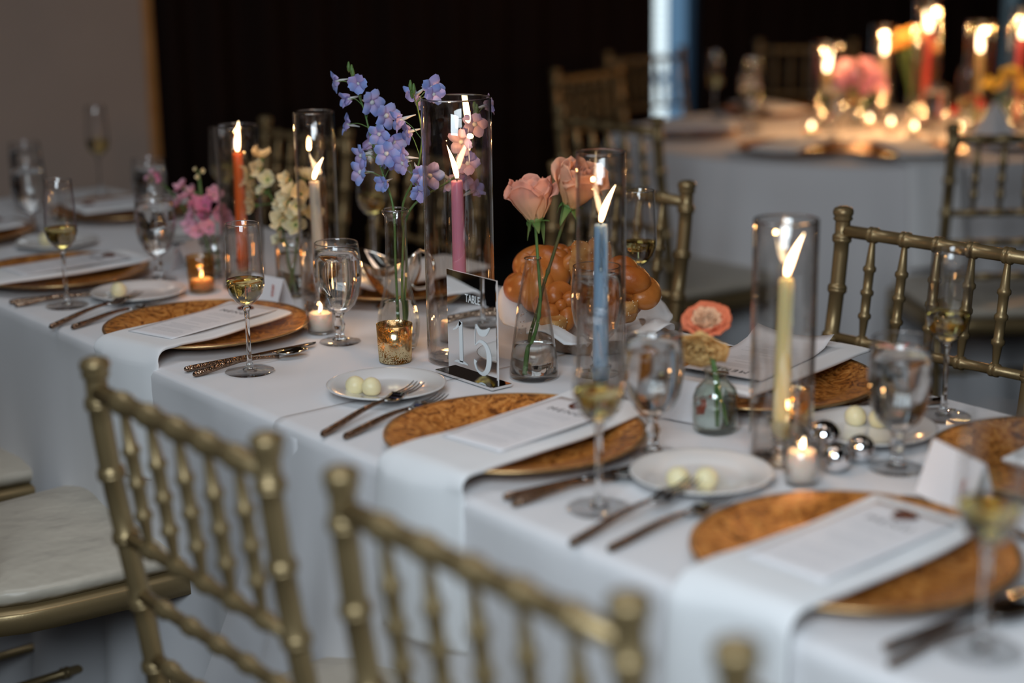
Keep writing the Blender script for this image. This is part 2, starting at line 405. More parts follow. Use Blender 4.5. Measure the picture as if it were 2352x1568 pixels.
# ------------------------------------------------------------ chairs
def ringed(p0, p1, r, rings, rr, n=12, w=.006):
    """a round bar from p0 to p1 with turned rings at the fractions given"""
    p0, p1 = Vector(p0), Vector(p1); L = (p1 - p0).length
    st = [(0, r), (1, r)]
    for t in rings:
        for dx, k in ((-2.2, 0), (-1.6, .8), (-1, 1), (-.35, .85), (0, .45), (.35, .85), (1, 1), (1.6, .8), (2.2, 0)):
            st.append((t + dx * w / L * .75, r + (rr - r) * k))
    st = sorted([s for s in st if 0 <= s[0] <= 1])
    return tube([p0.lerp(p1, t) for t, _ in st], [q for _, q in st], n)
def make_chair(label):
    t = thing('chiavari_chair', (0, 0, 0), label, 'chair')
    # local frame: origin on the floor under the seat centre, the back at y = -0.21, facing +y
    hw = .187
    def bx_(z): return -.205 - .05 * sm(.46, .92, z) + .02 * (1 - sm(0, .46, z)) * -1.6    # y of back posts
    for s in (-1, 1):
        pts, rad = [], []
        rings = [.10, .22, .35, .54, .625, .71, .79, .875]
        z = 0
        zs = sorted(set([0, .917, .46] + [q + d * .0035 for q in rings for d in (-2.4, -1.6, -.9, -.2, 0, .2, .9, 1.6, 2.4)] + [i * .05 for i in range(19)]))
        zs = [q for q in zs if q <= .917]
        for q in zs:
            dd = min(abs(q - g) for g in rings)
            rr = .0165 if .0007 < dd < .0045 else (.0145 if dd <= .0007 else (.0155 if dd < .007 else .0128))
            pts.append((s * hw, bx_(q), q)); rad.append(rr)
        pts += [(s * hw, bx_(.92), .919), (s * hw, bx_(.92), .924), (s * hw, bx_(.92), .929)]; rad += [.0135, .012, .004]
        # finial: ring then a rounded cap
        obj('back_post', tube(pts, rad, 14), chair_gold, t)
        obj('finial', lathe([(0, 0), (.014, 0), (.0165, .003), (.0145, .007), (.017, .011), (.0175, .016), (.015, .021), (.008, .024), (0, .0245)], 16, off=(s * hw, bx_(.92), .905)), chair_gold, t)
        obj('front_leg', ringed((s * .205, .195, .43), (s * .2, .2, 0), .0128, [.15, .4, .6, .85], .0165, 14), chair_gold, t)
        obj('side_stretcher', ringed((s * .195, -.225, .26), (s * .203, .197, .26), .008, [.3, .7], .011), chair_gold, t)
        obj('side_stretcher', ringed((s * .195, -.22, .13), (s * .203, .197, .13), .008, [.3, .7], .011), chair_gold, t)
    xs = [-.125, -.0625, 0, .0625, .125]
    fr_ = [(x + hw) / (2 * hw) for x in xs]
    zt, zr = .888, [.71, .635, .55]
    obj('top_rail', ringed((-hw, bx_(zt), zt), (hw, bx_(zt), zt), .0108, fr_, .0138), chair_gold, t)
    for i, z in enumerate(zr):
        obj('cross_rail', ringed((-hw, bx_(z), z), (hw, bx_(z), z), .0082, fr_ if i != 2 else [.12, .3, .5, .7, .88], .0112), chair_gold, t)
    me = None
    for x in xs:
        if me is None:
            L = zt - zr[0]; p0 = (0, bx_(zt), zt); p1 = (0, bx_(zr[0]), zr[0])
            st = [(0, .0045), (.08, .005), (.28, .0078), (.30, .0108), (.33, .0108), (.35, .008), (.50, .0078), (.52, .0108), (.55, .0108), (.57, .008), (.72, .0078), (.74, .0108), (.77, .0108), (.79, .0075), (.95, .005), (1, .0045)]
            bm = tube([Vector(p0).lerp(Vector(p1), a) for a, _ in st], [b for _, b in st], 10)
            o = obj('spindle', bm, chair_gold, t, loc=(x, 0, 0)); me = o.data
        else: obj('spindle', me, None, t, loc=(x, 0, 0))
    obj('front_stretcher', ringed((-.2, .198, .2), (.2, .198, .2), .008, [.25, .5, .75], .011), chair_gold, t)
    def outline(w, sc=1):
        P = []
        for (x, y) in ((-.20, -.235), (.20, -.235), (.225, .0), (.23, .225), (0, .235), (-.23, .225), (-.225, .0)): P.append((x * sc, y * sc))
        return P
    def slab(z0, z1, sc, puff=0, n=44):
        bm = bmesh.new(); rings = []
        lv = [(0, z0), (1, z0 + .003), (1, z1 - .004), (.985, z1)] if not puff else [(0, z0), (.94, z0), (1.0, z0 + .012), (1.0, z0 + .024), (.95, z1 - .006), (.75, z1 + .002), (.4, z1 + .006), (0, z1 + .007)]
        for k, z in lv:
            if k == 0: rings.append([bm.verts.new((0, 0, z))]); continue
            rg = []
            for i in range(n):
                a = 2 * PI * i / n; c, s_ = math.cos(a), math.sin(a); p = 5.0
                rr = 1 / ((abs(c) ** p + abs(s_) ** p) ** (1 / p))
                y = rr * s_ * .215 * sc; x = rr * c * (.21 + .018 * (y / .215)) * sc
                rg.append(bm.verts.new((x * k, y * k, z)))
            rings.append(rg)
        if not puff: rings.append([bm.verts.new((0, 0, z1))])
        for A, B in zip(rings, rings[1:]):
            for i in range(n):
                j = (i + 1) % n
                if len(A) == 1: bm.faces.new((A[0], B[j], B[i]))
                elif len(B) == 1: bm.faces.new((A[i], A[j], B[0]))
                else: bm.faces.new((A[i], A[j], B[j], B[i]))
        return bm
    obj('seat_frame', slab(.405, .44, 1.06), chair_gold, t)
    obj('seat_cushion', slab(.441, .475, .99, 1), cushion_m, t)
    return t
chair0 = make_chair('gold chiavari chair in the left foreground, whole ringed back with both posts in view')
chair0.location = (-1.490, 1.000, 0)
GN, GF, GB = 'gold chairs along the near side', 'gold chairs along the far side', 'gold chairs around the round table'
chair0['group'] = GN
dup(chair0, (-.984, .998, 0), 0, 'blurred gold chair in the bottom centre foreground, back cut by the lower frame edge', GN)
dup(chair0, (-.505, .998, 0), 0, 'gold chair at bottom right of which only one post top shows', GN)
dup(chair0, (-2.36, .965, 0), 0, 'gold chair with creased cream seat at lower left, seen past the foreground chair back', GN)
dup(chair0, (-2.90, .985, 0), 0, 'gold chair with cream seat at the left edge, above the creased seat', GN)
dup(chair0, (-1.556, 1.880, 0), PI + .06, 'gold chair at right with its ringed back facing the yellow candle', GF)
dup(chair0, (-2.330, 1.885, 0), PI, 'gold chair behind the bread and the blue candle', GF)
dup(chair0, (-2.94, 1.87, 0), PI, 'gold chair behind the blue delphiniums', GF)
dup(chair0, (-3.465, 1.88, 0), PI, 'gold chair behind the orange and cream candles, its finial above the yellow flowers', GF)
dup(chair0, (-3.12, 3.08, 0), .0, 'gold chair with its back to the camera, left front of the round table', GB)
dup(chair0, (-2.425, 3.518, 0), .90, 'dark chair silhouette at the right edge in front of the round table', GB)
dup(chair0, (-3.98, 3.80, 0), -1.35, 'brown lit chair at left of the round table against the curtain', GB)
dup(chair0, (-4.35, 4.36, 0), -1.6, 'chair in front of the bright daylit gap', GB)
dup(chair0, (-4.30, 4.95, 0), -2.4, 'dim chair behind the round table, left of the golden candle', GB)

# ------------------------------------------------------------ tableware
GZ = TZ + .0030    # things stand on the cloth
def z_at(x): return TZ + (.0027 if x > XS - .005 else .0016)
def make_flute(loc, label):
    t = thing('champagne_flute', loc, label, 'glass', 'champagne flutes on the long table')
    po = [(.0015, .098), (.006, .1), (.016, .108), (.0245, .119), (.0285, .133), (.0287, .142), (.0272, .17), (.0256, .2), (.0243, .2235)]
    pi_ = [(r - .0009, z) for r, z in po[::-1][:-2]]; pi_ += [(.004, .1025), (0, .1015)]
    obj('bowl', lathe([(0, .098)] + po + [(.0239, .2242)] + pi_, 40), gl_thin, t)
    obj('rim', lathe([(.0232, .2236), (.0238, .2230), (.0245, .2236), (.0238, .2243), (.0232, .2236)], 40), glass, t)
    obj('stem', lathe([(0, .003), (.011, .0035), (.006, .008), (.0038, .018), (.0033, .05), (.0034, .08), (.0042, .092), (.0068, .0985), (0, .1)], 16), glass, t)
    obj('foot', lathe([(0, 0), (.036, 0), (.0372, .0008), (.036, .0016), (.022, .0026), (.010, .0042), (0, .0046)], 44), gl_foot, t)
    obj('champagne', lathe([(0, .103), (.0045, .1032), (.0145, .1092), (.0232, .1198), (.0273, .1325), (.0276, .1400), (0, .1400)], 40), wine, t)
    return t
def make_goblet(loc, label):
    t = thing('water_goblet', loc, label, 'glass', 'water goblets on the long table')
    po = [(.006, .047), (.016, .051), (.0262, .062), (.0335, .078), (.0372, .097), (.0382, .115), (.0372, .135), (.0355, .151), (.0345, .1605)]
    pi_ = [(r - .0013, z) for r, z in po[::-1][:-1]] + [(.006, .052), (0, .0515)]
    obj('bowl', lathe([(0, .0468)] + po + [(.0338, .1613)] + pi_, 44), gl_thin, t)
    obj('rim', lathe([(.0331, .1607), (.0338, .1600), (.0347, .1607), (.0338, .1615), (.0331, .1607)], 44), glass, t)
    obj('stem', lathe([(0, .004), (.013, .0045), (.0075, .010), (.0062, .018), (.0085, .025), (.0092, .030), (.007, .036), (.0064, .042), (.009, .0475), (0, .0485)], 20), glass, t)
    obj('foot', lathe([(0, 0), (.032, 0), (.0334, .001), (.032, .0019), (.02, .0032), (.012, .0052), (0, .0056)], 44), gl_foot, t)
    obj('water', lathe([(0, .0525), (.006, .053), (.0145, .0552), (.0248, .0643), (.0317, .079), (.0355, .0975), (.0365, .115), (.0356, .134), (.0347, .1465), (0, .1465)], 44), water, t)
    return t
FL = [(-2.084, 1.17, 'champagne flute in sharp focus beside the knives, in front of the orange candle'),
      (-1.299, 1.164, 'blurred champagne flute in front of the blue candle'),
      (-.797, 1.175, 'large blurred champagne flute at the lower right edge'),
      (-2.688, 1.152, 'champagne flute at left beside the lone butter ball plate'),
      (-1.262, 1.742, 'champagne flute at far right in front of the gold chair back'),
      (-1.905, 1.795, 'champagne flute right of the bread, in front of a chair post'),
      (-3.79, 1.737, 'farthest champagne flute, tall against the grey wall'),
      (-3.165, 1.74, 'champagne flute standing behind the pink stock flowers'),
      (-2.60, 1.745, 'champagne flute behind the cream candle, left of the delphiniums')]
GO = [(-2.144, 1.369, 'water goblet in sharp focus in front of the cream candle'),
      (-1.403, 1.347, 'blurred water goblet between the blue candle and the small ribbed vase'),
      (-1.168, 1.525, 'large water goblet at right beside the chrome balls'),
      (-2.775, 1.375, 'water goblet in front of the pink stock flowers'),
      (-3.404, 1.393, 'water goblet at the left edge behind the left flute'),
      (-1.726, 1.543, 'water goblet behind the blue candle, in front of the bread'),
      (-3.245, 1.60, 'water goblet behind the flower heads at left, against the dark curtain edge'),
      (-3.72, 1.52, 'farthest water goblet by the grey wall at the left edge'),
      (-.70, 1.33, 'water goblet cut by the right edge of the frame')]
f0 = make_flute((*FL[0][:2], z_at(FL[0][0])), FL[0][2])
for i, (x, y, l) in enumerate(FL[1:]): dup(f0, (x, y, z_at(x)), i, l)
g0 = make_goblet((*GO[0][:2], z_at(GO[0][0])), GO[0][2])
for i, (x, y, l) in enumerate(GO[1:]): dup(g0, (x, y, z_at(x)), i, l)

# chargers
def make_charger(loc, label):
    t = thing('charger_plate', loc, label, 'plate', 'copper chargers on the long table')
    def fx(a, r, z): return r
    obj('plate', lathe([(0, .0055), (.105, .0055), (.118, .0085), (.135, .0165), (.158, .0205), (.1625, .0212), (.163, .0185), (.157, .0175), (.134, .0135), (.117, .0045), (.105, .001), (0, .001)], 72), charger_m, t)
    obj('rim', lathe([(.1625, .0186), (.1650, .0184), (.1666, .0196), (.1664, .0212), (.165, .0220), (.1625, .0214), (.1625, .0186)], 72), rim_m, t)
    return t
CH = [(-2.332, 1.235, 'copper charger between the forks and knives in front of the orange candle'),
      (-1.540, 1.238, 'copper charger in the middle foreground, right of the two butter balls'),
      (-1.005, 1.248, 'largest copper charger at lower right under a draped napkin'),
      (-2.91, 1.240, 'dark copper charger at the left edge behind the left flute'),
      (-3.455, 1.245, 'copper charger cut by the left frame edge at upper left'),
      (-3.495, 1.655, 'farthest copper charger beside the grey wall'),
      (-2.40, 1.655, 'copper charger behind the silver sauce boat'),
      (-1.511, 1.655, 'wood-grained copper charger at right holding the upside-down menu'),
      (-1.02, 1.665, 'dark copper charger at the right edge behind the place card')]
c0 = make_charger((*CH[0][:2], z_at(CH[0][0])), CH[0][2])
for i, (x, y, l) in enumerate(CH[1:]): dup(c0, (x, y, z_at(x)), .9 * i + .6, l)

# bread-and-butter plates and butter balls
def make_plate(loc, label):
    o = obj('side_plate', lathe([(0, .0050), (.045, .0050), (.052, .0068), (.058, .0100), (.078, .0130), (.083, .0146), (.0848, .0142), (.084, .0125), (.060, .0075), (.053, .0030), (.044, .0012), (.040, 0), (.036, .0012), (0, .0015)], 64), porcelain, loc=loc)
    return tag(o, label, 'plate', 'white side plates')
PL = [(-1.851, 1.256, 'white side plate with two butter balls in front of the gold votive'),
      (-1.288, 1.316, 'blurred white side plate with two butter balls between the two front chargers'),
      (-2.664, 1.278, 'white side plate with a single butter ball left of the amber votive'),
      (-3.231, 1.373, 'white side plate with one butter ball at the far left'),
      (-1.273, 1.604, 'white side plate with butter balls behind the chrome balls'),
      (-3.11, 1.61, 'empty white side plate behind the left water goblet'),
      ]
p0 = make_plate((*PL[0][:2], z_at(PL[0][0])), PL[0][2])
for x, y, l in PL[1:]: dup(p0, (x, y, z_at(x)), 0, l)
def butter():
    bm = bmesh.new(); bmesh.ops.create_icosphere(bm, subdivisions=3, radius=.0140)
    for v in bm.verts:
        v.co *= 1 + .05 * noise.noise(v.co * 90); v.co.z = max(v.co.z, -.0105)
    return bm
BT = [(-1.865, 1.213, 'left butter ball of the pair near the gold votive'), (-1.841, 1.224, 'right butter ball of the pair near the gold votive'),
      (-1.281, 1.271, 'left butter ball on the blurred front plate'), (-1.259, 1.294, 'right butter ball on the blurred front plate'),
      (-2.680, 1.247, 'single butter ball on the plate left of the amber votive'), (-3.255, 1.360, 'single butter ball on the far left plate'),
      (-1.305, 1.615, 'left butter ball on the plate behind the chrome balls'), (-1.278, 1.630, 'right butter ball on the plate behind the chrome balls')]
b0 = None
for i, (x, y, l) in enumerate(BT):
    z = z_at(x) + .0158
    if b0 is None: b0 = tag(obj('butter_ball', butter(), butter_m, loc=(x, y, z)), l, 'butter', 'butter balls on side plates')
    else: dup(b0, (x, y, z), i * 1.1, l)

# cutlery: local +y is towards the working end, length about .2
def make_fork(label, L=.235):
    t = thing('fork', (0, 0, 0), label, 'fork', 'forks on the long table')
    zz = lambda s: .0035 + .006 * math.sin(PI * min(1, s * 1.05)) ** 2
    hp = [(0, L * s, zz(s)) for s in (0, .02, .1, .2, .3, .4, .5, .58, .64)]
    obj('handle', tube(hp, [.0022, .0050, .0052, .0048, .0044, .0038, .0032, .0028, .0028], 10, sx=.9, upv=(0, 0, 1)), handle_m, t)
    def hd(u, v):
        x = (u - .5) * .023 * sm(-.25, .55, v) * 1.0; y = L * (.62 + .16 * v); z = zz(.64) - .004 * math.sin(v * PI) + .0006
        return (x, y, z)
    o = obj('head', grid(hd, 6, 6), steel, t); solidify(o, .0018)
    for k in range(4):
        x = (-1.5 + k) * .0062
        obj('tine', tube([(x, L * s, z) for s, z in ((.77, .0074), (.83, .0060), (.90, .0055), (.96, .0075), (1.0, .0105))], [.0013, .0014, .0013, .0011, .0006], 6), steel, t)
    return t
def make_knife(label, L=.235):
    t = thing('knife', (0, 0, 0), label, 'knife', 'knives on the long table')
    obj('handle', tube([(0, L * s, .0045) for s in (0, .01, .05, .2, .35, .44, .47)], [.003, .0055, .006, .0058, .0052, .0045, .004], 10, sx=.72, upv=(1, 0, 0)), handle_m, t)
    bm = bmesh.new(); A = []
    for s, w0, w1 in ((.46, -.004, .004), (.5, -.004, .005), (.6, -.004, .0095), (.8, -.004, .0105), (.92, -.004, .009), (.97, -.003, .005), (1, -.002, -.0015)):
        A.append([bm.verts.new((w0, L * s, .006)), bm.verts.new((w1, L * s, .0042)), bm.verts.new((w0, L * s, .003))])
    for a, b in zip(A, A[1:]):
        for i in range(3): bm.faces.new((a[i], a[(i + 1) % 3], b[(i + 1) % 3], b[i]))
    bm.faces.new(A[0]); bm.faces.new(A[-1][::-1])
    obj('blade', bm, steel, t)
    return t
def make_spoon(label, L=.20):
    t = thing('spoon', (0, 0, 0), label, 'spoon', 'spoons on the long table')
    zz = lambda s: .0035 + .007 * math.sin(PI * min(1, s * 1.2)) ** 2
    obj('handle', tube([(0, L * s, zz(s)) for s in (0, .02, .1, .25, .4, .55, .68, .74)], [.0022, .0048, .005, .0046, .0038, .0028, .0026, .003], 10, sx=.9, upv=(0, 0, 1)), handle_m, t)
    def bw(u, v):
        a = 2 * PI * u; r = v; x = .0165 * r * math.cos(a); y = L * .86 + .027 * r * math.sin(a); z = .0035 + .006 * r * r
        return (x, y, z)
    o = obj('spoon_bowl', grid(bw, 24, 6, closed_u=True), steel, t); solidify(o, .001)
    return t
def cut_at(proto, used, x0, y0, x1, y1, label, lift=0):
    rz = math.atan2(y1 - y0, x1 - x0) - PI / 2
    loc = (x0, y0, z_at(x0) + lift)
    if not used[0]:
        used[0] = True; proto.location = loc; proto.rotation_euler = (0, 0, rz); proto['label'] = label; return proto
    return dup(proto, loc, rz, label)
fk, fu = make_fork('x'), [False]; kn, ku = make_knife('x'), [False]; sp, su = make_spoon('x'), [False]
for a in [(-1.733, 1.072, -1.803, 1.299, 'outer fork left of the middle charger, beside the butter ball plate'),
          (-1.705, 1.088, -1.776, 1.335, 'inner fork tucked under the edge of the middle charger'),
          (-1.231, 1.062, -1.256, 1.279, 'outer fork left of the lower right charger, tip over the blurred plate'),
          (-1.193, 1.082, -1.223, 1.322, 'inner fork left of the lower right charger'),
          (-2.543, 1.056, -2.622, 1.286, 'outer fork left of the charger by the orange candle, pointing at the single butter ball'),
          (-2.515, 1.082, -2.605, 1.339, 'inner fork left of the charger by the orange candle')]:
    o = cut_at(fk, fu, *a)
    if a[4].startswith('outer'): o.rotation_euler[0] = .065; o.scale = (1, .9, 1)
cut_at(fk, fu, -1.30, 1.80, -1.355, 1.60, 'fork right of the upside-down menu charger')
for a in [(-2.144, 1.094, -2.150, 1.325, 'knife beside the sharp champagne flute, nearer its charger'),
          (-1.388, 1.098, -1.367, 1.33, 'knife in the shadow between the middle charger and the blurred flute'),
          (-.850, 1.105, -.845, 1.335, 'knife at the lower right corner beside the large charger'),
          (-2.767, 1.079, -2.735, 1.3, 'knife at the left edge behind the left flute foot')]: cut_at(kn, ku, *a)
for a in [(-2.113, 1.091, -2.118, 1.325, 'spoon beside the sharp flute, right of the knife'),
          (-1.366, 1.092, -1.345, 1.32, 'spoon beside the knife right of the middle charger'),
          (-.828, 1.082, -.82, 1.33, 'spoon at the lower right corner outside the knife'),
          (-2.742, 1.078, -2.70, 1.30, 'spoon at the left edge beside the knife'),
          (-.89, 1.435, -1.09, 1.425, 'dessert spoon lying above the lower right charger'),
          (-1.335, 1.815, -1.375, 1.62, 'spoon lying right of the upside-down menu charger')]: cut_at(sp, su, *a)

# ------------------------------------------------------------ napkins with menus
def napkin_strip(near, far, hang, width, label, card=True, flip=1, seed=0, seal_s=.86):
    """folded napkin from far end over the charger and down over the table edge; near, far are (x, y)"""
    nx, ny = near; fx_, fy = far
    edge = YN if flip == 1 else YF
    zt = z_at(nx) + .0235
    d = Vector((nx - fx_, ny - fy)); L = d.length; d.normalize(); nrm = Vector((-d.y, d.x))
    path = []           # (s along, extra drop)
    n1 = 26
    for i in range(n1 + 1): 
        s = i / n1; p = Vector((fx_, fy)) + d * L * s
        path.append((p.x, p.y, zt - .004 * math.sin(PI * min(1, s * 1.15)) + .0005 + .004 * (1 - sm(0, .12, s)) * 0))
    ex, ey = path[-1][0], path[-1][1]
    R = .022
    for k in range(1, 9):
        a = k / 8 * PI / 2 * .96
        path.append((ex + d.x * R * math.sin(a), ey + d.y * R * math.sin(a), zt - R * (1 - math.cos(a))))
    lx, ly, lz = path[-1]
    for k in range(1, 15): path.append((lx + d.x * .010 * k / 14, ly - flip * .006 * math.sin(k / 14 * PI), lz - hang * k / 14))
    def f(u, v):
        i = u * (len(path) - 1); j = min(int(i), len(path) - 2); t = i - j
        p = Vector(path[j]).lerp(Vector(path[j + 1]), t)
        # rounded flat cross-section
        a = 2 * PI * v; c, s = math.cos(a), math.sin(a); e = .28
        w = width * .5 * (1 + .05 * sm(.55, 1, u)) * (abs(c) ** e) * (1 if c > 0 else -1)
        th = .0042 * (abs(s) ** .6) * (1 if s > 0 else -1)
        hg = sm(.62, .72, u)
        wob = .0022 * noise.noise(Vector((w * 18, u * 7, seed)))
        wob += hg * .006 * math.sin(w / width * 5 + seed)
        q = p + Vector((nrm.x, nrm.y, 0)) * w
        q += Vector((0, 0, th + wob)) * (1 - hg) + Vector((0, -flip * (th + wob), 0)) * hg
        return q
    bm = bmesh.new(); nu, nv = 96, 36
    V = [[bm.verts.new(f(i / nu, j / nv)) for j in range(nv)] for i in range(nu + 1)]
    for i in range(nu):
        for j in range(nv): bm.faces.new((V[i][j], V[i][(j + 1) % nv], V[i + 1][(j + 1) % nv], V[i + 1][j]))
    bm.faces.new(V[0]); bm.faces.new(V[-1][::-1])
    o = tag(obj('napkin', bm, napkin_m), label, 'napkin', 'folded white napkins under the menus')
    ang = math.atan2(d.y, d.x) + PI / 2
    return o, ang, zt
def menu(cx, cy_, z, rz, label, w=.10, L=.225, curl=.0, text=True):
    """menu card: local +y is the head of the page (wax seal, MENU), thin sheet with a little curl"""
    t = thing('menu_card', (cx, cy_, z), label, 'menu', 'printed menu cards', rz)
    def f(u, v):
        x = (u - .5) * w; y = (v - .5) * L
        return (x, y, .0005 + .010 * curl * (abs(2 * u - 1) ** 2) * sm(.3, 0, v) + .012 * curl * sm(.75, 1, abs(v * 2 - 1)))
    o = obj('sheet', grid(f, 12, 16), paper, t); solidify(o, .0004)
    seal = lathe([(0, 0), (.012, 0), (.0135, .001), (.0125, .0026), (.0095, .0032), (.009, .0022), (0, .002)], 28, fx=lambda a, r, z: r * (1 + .10 * math.sin(3 * a + 1) + .05 * math.sin(7 * a)))
    obj('wax_seal', seal, wax_seal_m, t, loc=(0, L * .40, .0012))
    if text:
        c = bpy.data.curves.new('menu_heading', 'FONT'); c.body = 'MENU'; c.size = .017; c.align_x = 'CENTER'; c.align_y = 'CENTER'; c.space_character = 1.35; c.extrude = .00008
        c.materials.append(ink); h = text_mesh('menu_heading', c); h.parent = t; h.location = (0, L * .275, .0010)
        bm = bmesh.new(); y = L * .19
        rr = random.Random(3)
        for blk, n in enumerate((3, 1, 4, 1, 4, 3)):
            for k in range(n):
                ww = w * rr.uniform(.22, .36) if n > 1 else w * .16
                box(-ww, ww, y - .0003, y + .0003, .00085, .00095, bm); y -= .0062
            y -= .0075
        l = obj('small_print', bm, ink_soft, t, smooth=False); l['kind'] = 'stuff'
    return t
def setting(near, far, hang, width, lab_n, lab_m, t=.46, dx=0, seed=0, text=True, L=.225):
    o, ang, zt = napkin_strip(near, far, hang, width, lab_n, seed=seed)
    cx = far[0] + (near[0] - far[0]) * t + dx; cy_ = far[1] + (near[1] - far[1]) * t
    menu(cx, cy_, zt + .0052, ang, lab_m, text=text, L=L)
setting((-2.275, 1.078), (-2.350, 1.345), .185, .145, 'white napkin draped off the table edge under the menu beside the sharp flute', 'menu card with wax seal beside the sharp flute', seed=1, L=.235)
setting((-1.502, 1.078), (-1.550, 1.415), .20, .142, 'white napkin hanging behind the bottom centre chair, over the middle charger', 'menu card on the middle charger napkin, dark seal at its head', seed=2, t=.47)
setting((-.995, 1.078), (-1.010, 1.375), .30, .142, 'large blurred white napkin draped over the lower right charger', 'menu card on the large lower right napkin', seed=4, t=.44)
setting((-2.905, 1.078), (-2.925, 1.405), .15, .13, 'white napkin on the dark charger at the left edge', 'menu card on the left edge napkin behind the left flute', seed=5)
setting((-3.46, 1.10), (-3.47, 1.38), .06, .12, 'white napkin cut by the frame at upper left', 'menu card cut by the frame at upper left', seed=6)
# far-side settings
def flat_napkin(cx, cy_, rz, w, L, label, seed):
    def f(u, v):
        a = 2 * PI * v; c, s = math.cos(a), math.sin(a)
        x = w * .5 * abs(c) ** .3 * (1 if c > 0 else -1); y = (u - .5) * L
        z = .0045 * abs(s) ** .6 * (1 if s > 0 else -1) + .002 * noise.noise(Vector((x * 20, y * 12, seed)))
        return (x, y, z)
    bm = bmesh.new(); nu, nv = 40, 30
    V = [[bm.verts.new(f(i / nu, j / nv)) for j in range(nv)] for i in range(nu + 1)]
    for i in range(nu):
        for j in range(nv): bm.faces.new((V[i][j], V[i][(j + 1) % nv], V[i + 1][(j + 1) % nv], V[i + 1][j]))
    bm.faces.new(V[0]); bm.faces.new(V[-1][::-1])
    return tag(obj('napkin', bm, napkin_m, loc=(cx, cy_, z_at(cx) + .0285), rot=(0, 0, rz)), label, 'napkin', 'folded white napkins under the menus')
flat_napkin(-1.525, 1.69, .16, .15, .31, 'white folded napkin with rolled hem under the upside-down menu', 1)
menu(-1.538, 1.675, z_at(-1.5) + .0345, PI + .25, 'upside-down menu card with a brown wax seal and curled corner, right of the orange ranunculus', w=.125, L=.25, curl=.9)
flat_napkin(-2.40, 1.69, .05, .15, .27, 'white napkin behind the silver sauce boat', 2)
flat_napkin(-3.49, 1.66, -.05, .15, .26, 'farthest white napkin on the charger by the grey wall', 3)
menu(-3.49, 1.655, z_at(-3) + .0345, PI, 'farthest menu card on the charger by the grey wall', text=False)
flat_napkin(-1.00, 1.72, .1, .14, .28, 'white napkin on the dark charger at the right edge', 7)

# tent place cards
def place_card(x, y, rz, label, w=.085, h=.05):
    t = thing('place_card', (x, y, z_at(x)), label, 'card', 'folded place cards', rz)
    for s in (-1, 1):
        def f(u, v): return ((u - .5) * w, s * (.001 + .02 * v), h * (1 - v) + .0005)
        o = obj('card_face', grid(f, 1, 1), paper, t, smooth=False); solidify(o, .0006)
    bm = bmesh.new()
    for dx, dz in ((0, 0), (.002, .006), (-.001, -.006), (.003, .011)): box(w * .28 + dx, w * .28 + dx + .004, -.0015 - .0065, -.0015 - .0055, .026 + dz, .030 + dz, bm)
    o = obj('red_motif', bm, pbr('red_motif_ink', (.55, .12, .08), .6), t, smooth=False, loc=(0, -.0065, 0)); o['kind'] = 'stuff'
    return t
place_card(-2.455, 1.425, .15, 'white tent place card with small red motif behind the charger by the orange candle')
place_card(-1.045, 1.475, -.35, 'large blurred white place card at right above the lower right charger', .10, .062)
place_card(-1.468, 1.49, .25, 'white tent card behind the blurred goblet, left of the ribbed vase')
place_card(-2.845, 1.475, -.9, 'white tent card right of the goblet by the pink flowers')

# ------------------------------------------------------------ candles
def flame_bm(h, w, lx, ly, fork=False):
    pts, rad = [], []
    n = 12
    for i in range(n + 1):
        s = i / n
        pts.append((lx * h * (s ** 1.4), ly * h * (s ** 1.4), h * s)); rad.append(max(.0002, w * (math.sin(PI * min(1, (s * .93 + .07) ** .62)) ** .9)))
    return tube(pts, rad, 12)
def candle_parts(t, h, top, waxm, lx, ly, fh, fw=.0045, lamp=.0, taper=True, r0=.011, r1=.0088, drips=0):
    if taper:
        prof = [(0, 0), (r0 * .72, 0), (r0 * .76, .018), (r0, .030)] + [(r0 + (r1 - r0) * k / 6, .03 + (h - .033) * k / 6) for k in range(1, 7)] + [(r1 * .9, h - .0008), (r1 * .6, h - .0020), (0, h - .003)]
    else:
        prof = [(0, 0), (r0, 0), (r0, h - .001), (r0 * .9, h), (r0 * .5, h - .002), (0, h - .003)]
    bm = lathe(prof, 28)
    for k in range(drips):
        a = rnd.uniform(-.8, .9); z1 = h - .004; z0 = h - rnd.uniform(.03, .10)
        tube([((r1 + .0006) * math.cos(a), (r1 + .0006) * math.sin(a), z1 + (z0 - z1) * q) for q in (0, .3, .7, .95, 1)], [.0010, .0017, .0016, .0026, .0008], 8, bm)
    obj('wax_body', bm, waxm, t)
    obj('wick', tube([(0, 0, h - .004), (0.0004, 0, h + .002), (.0012 + lx * .003, ly * .002, h + .006)], [.0009, .0008, .0006], 6), wick_m, t)
    obj('flame', flame_bm(fh, fw, lx, ly), flame_m, t, loc=(.0006, 0, h + .0030))
    if lamp:
        d = bpy.data.lights.new('flame_light', 'POINT'); d.energy = lamp; d.color = (1.0, .52, .20); d.shadow_soft_size = .006
        lo = bpy.data.objects.new('flame_light', d); COL.objects.link(lo); lo.parent = t; lo.location = (lx * fh, ly * fh, h + .003 + fh + .010)    # just above the tip, clear of the flame's own mesh
def taper(name_c, x, y, zbase, h, m, lx, ly, fh, label, fw=.0045, drips=0, tilt=(0, 0), r0=.011, r1=.0088, group='taper candles on the long table', lamp=.30):
    t = thing('taper_candle', (x, y, zbase), label, 'candle', group, rot=(tilt[0], tilt[1], 0))
    candle_parts(t, h, 0, m, lx, ly, fh, fw, r0=r0, r1=r1, drips=drips, lamp=lamp); return t
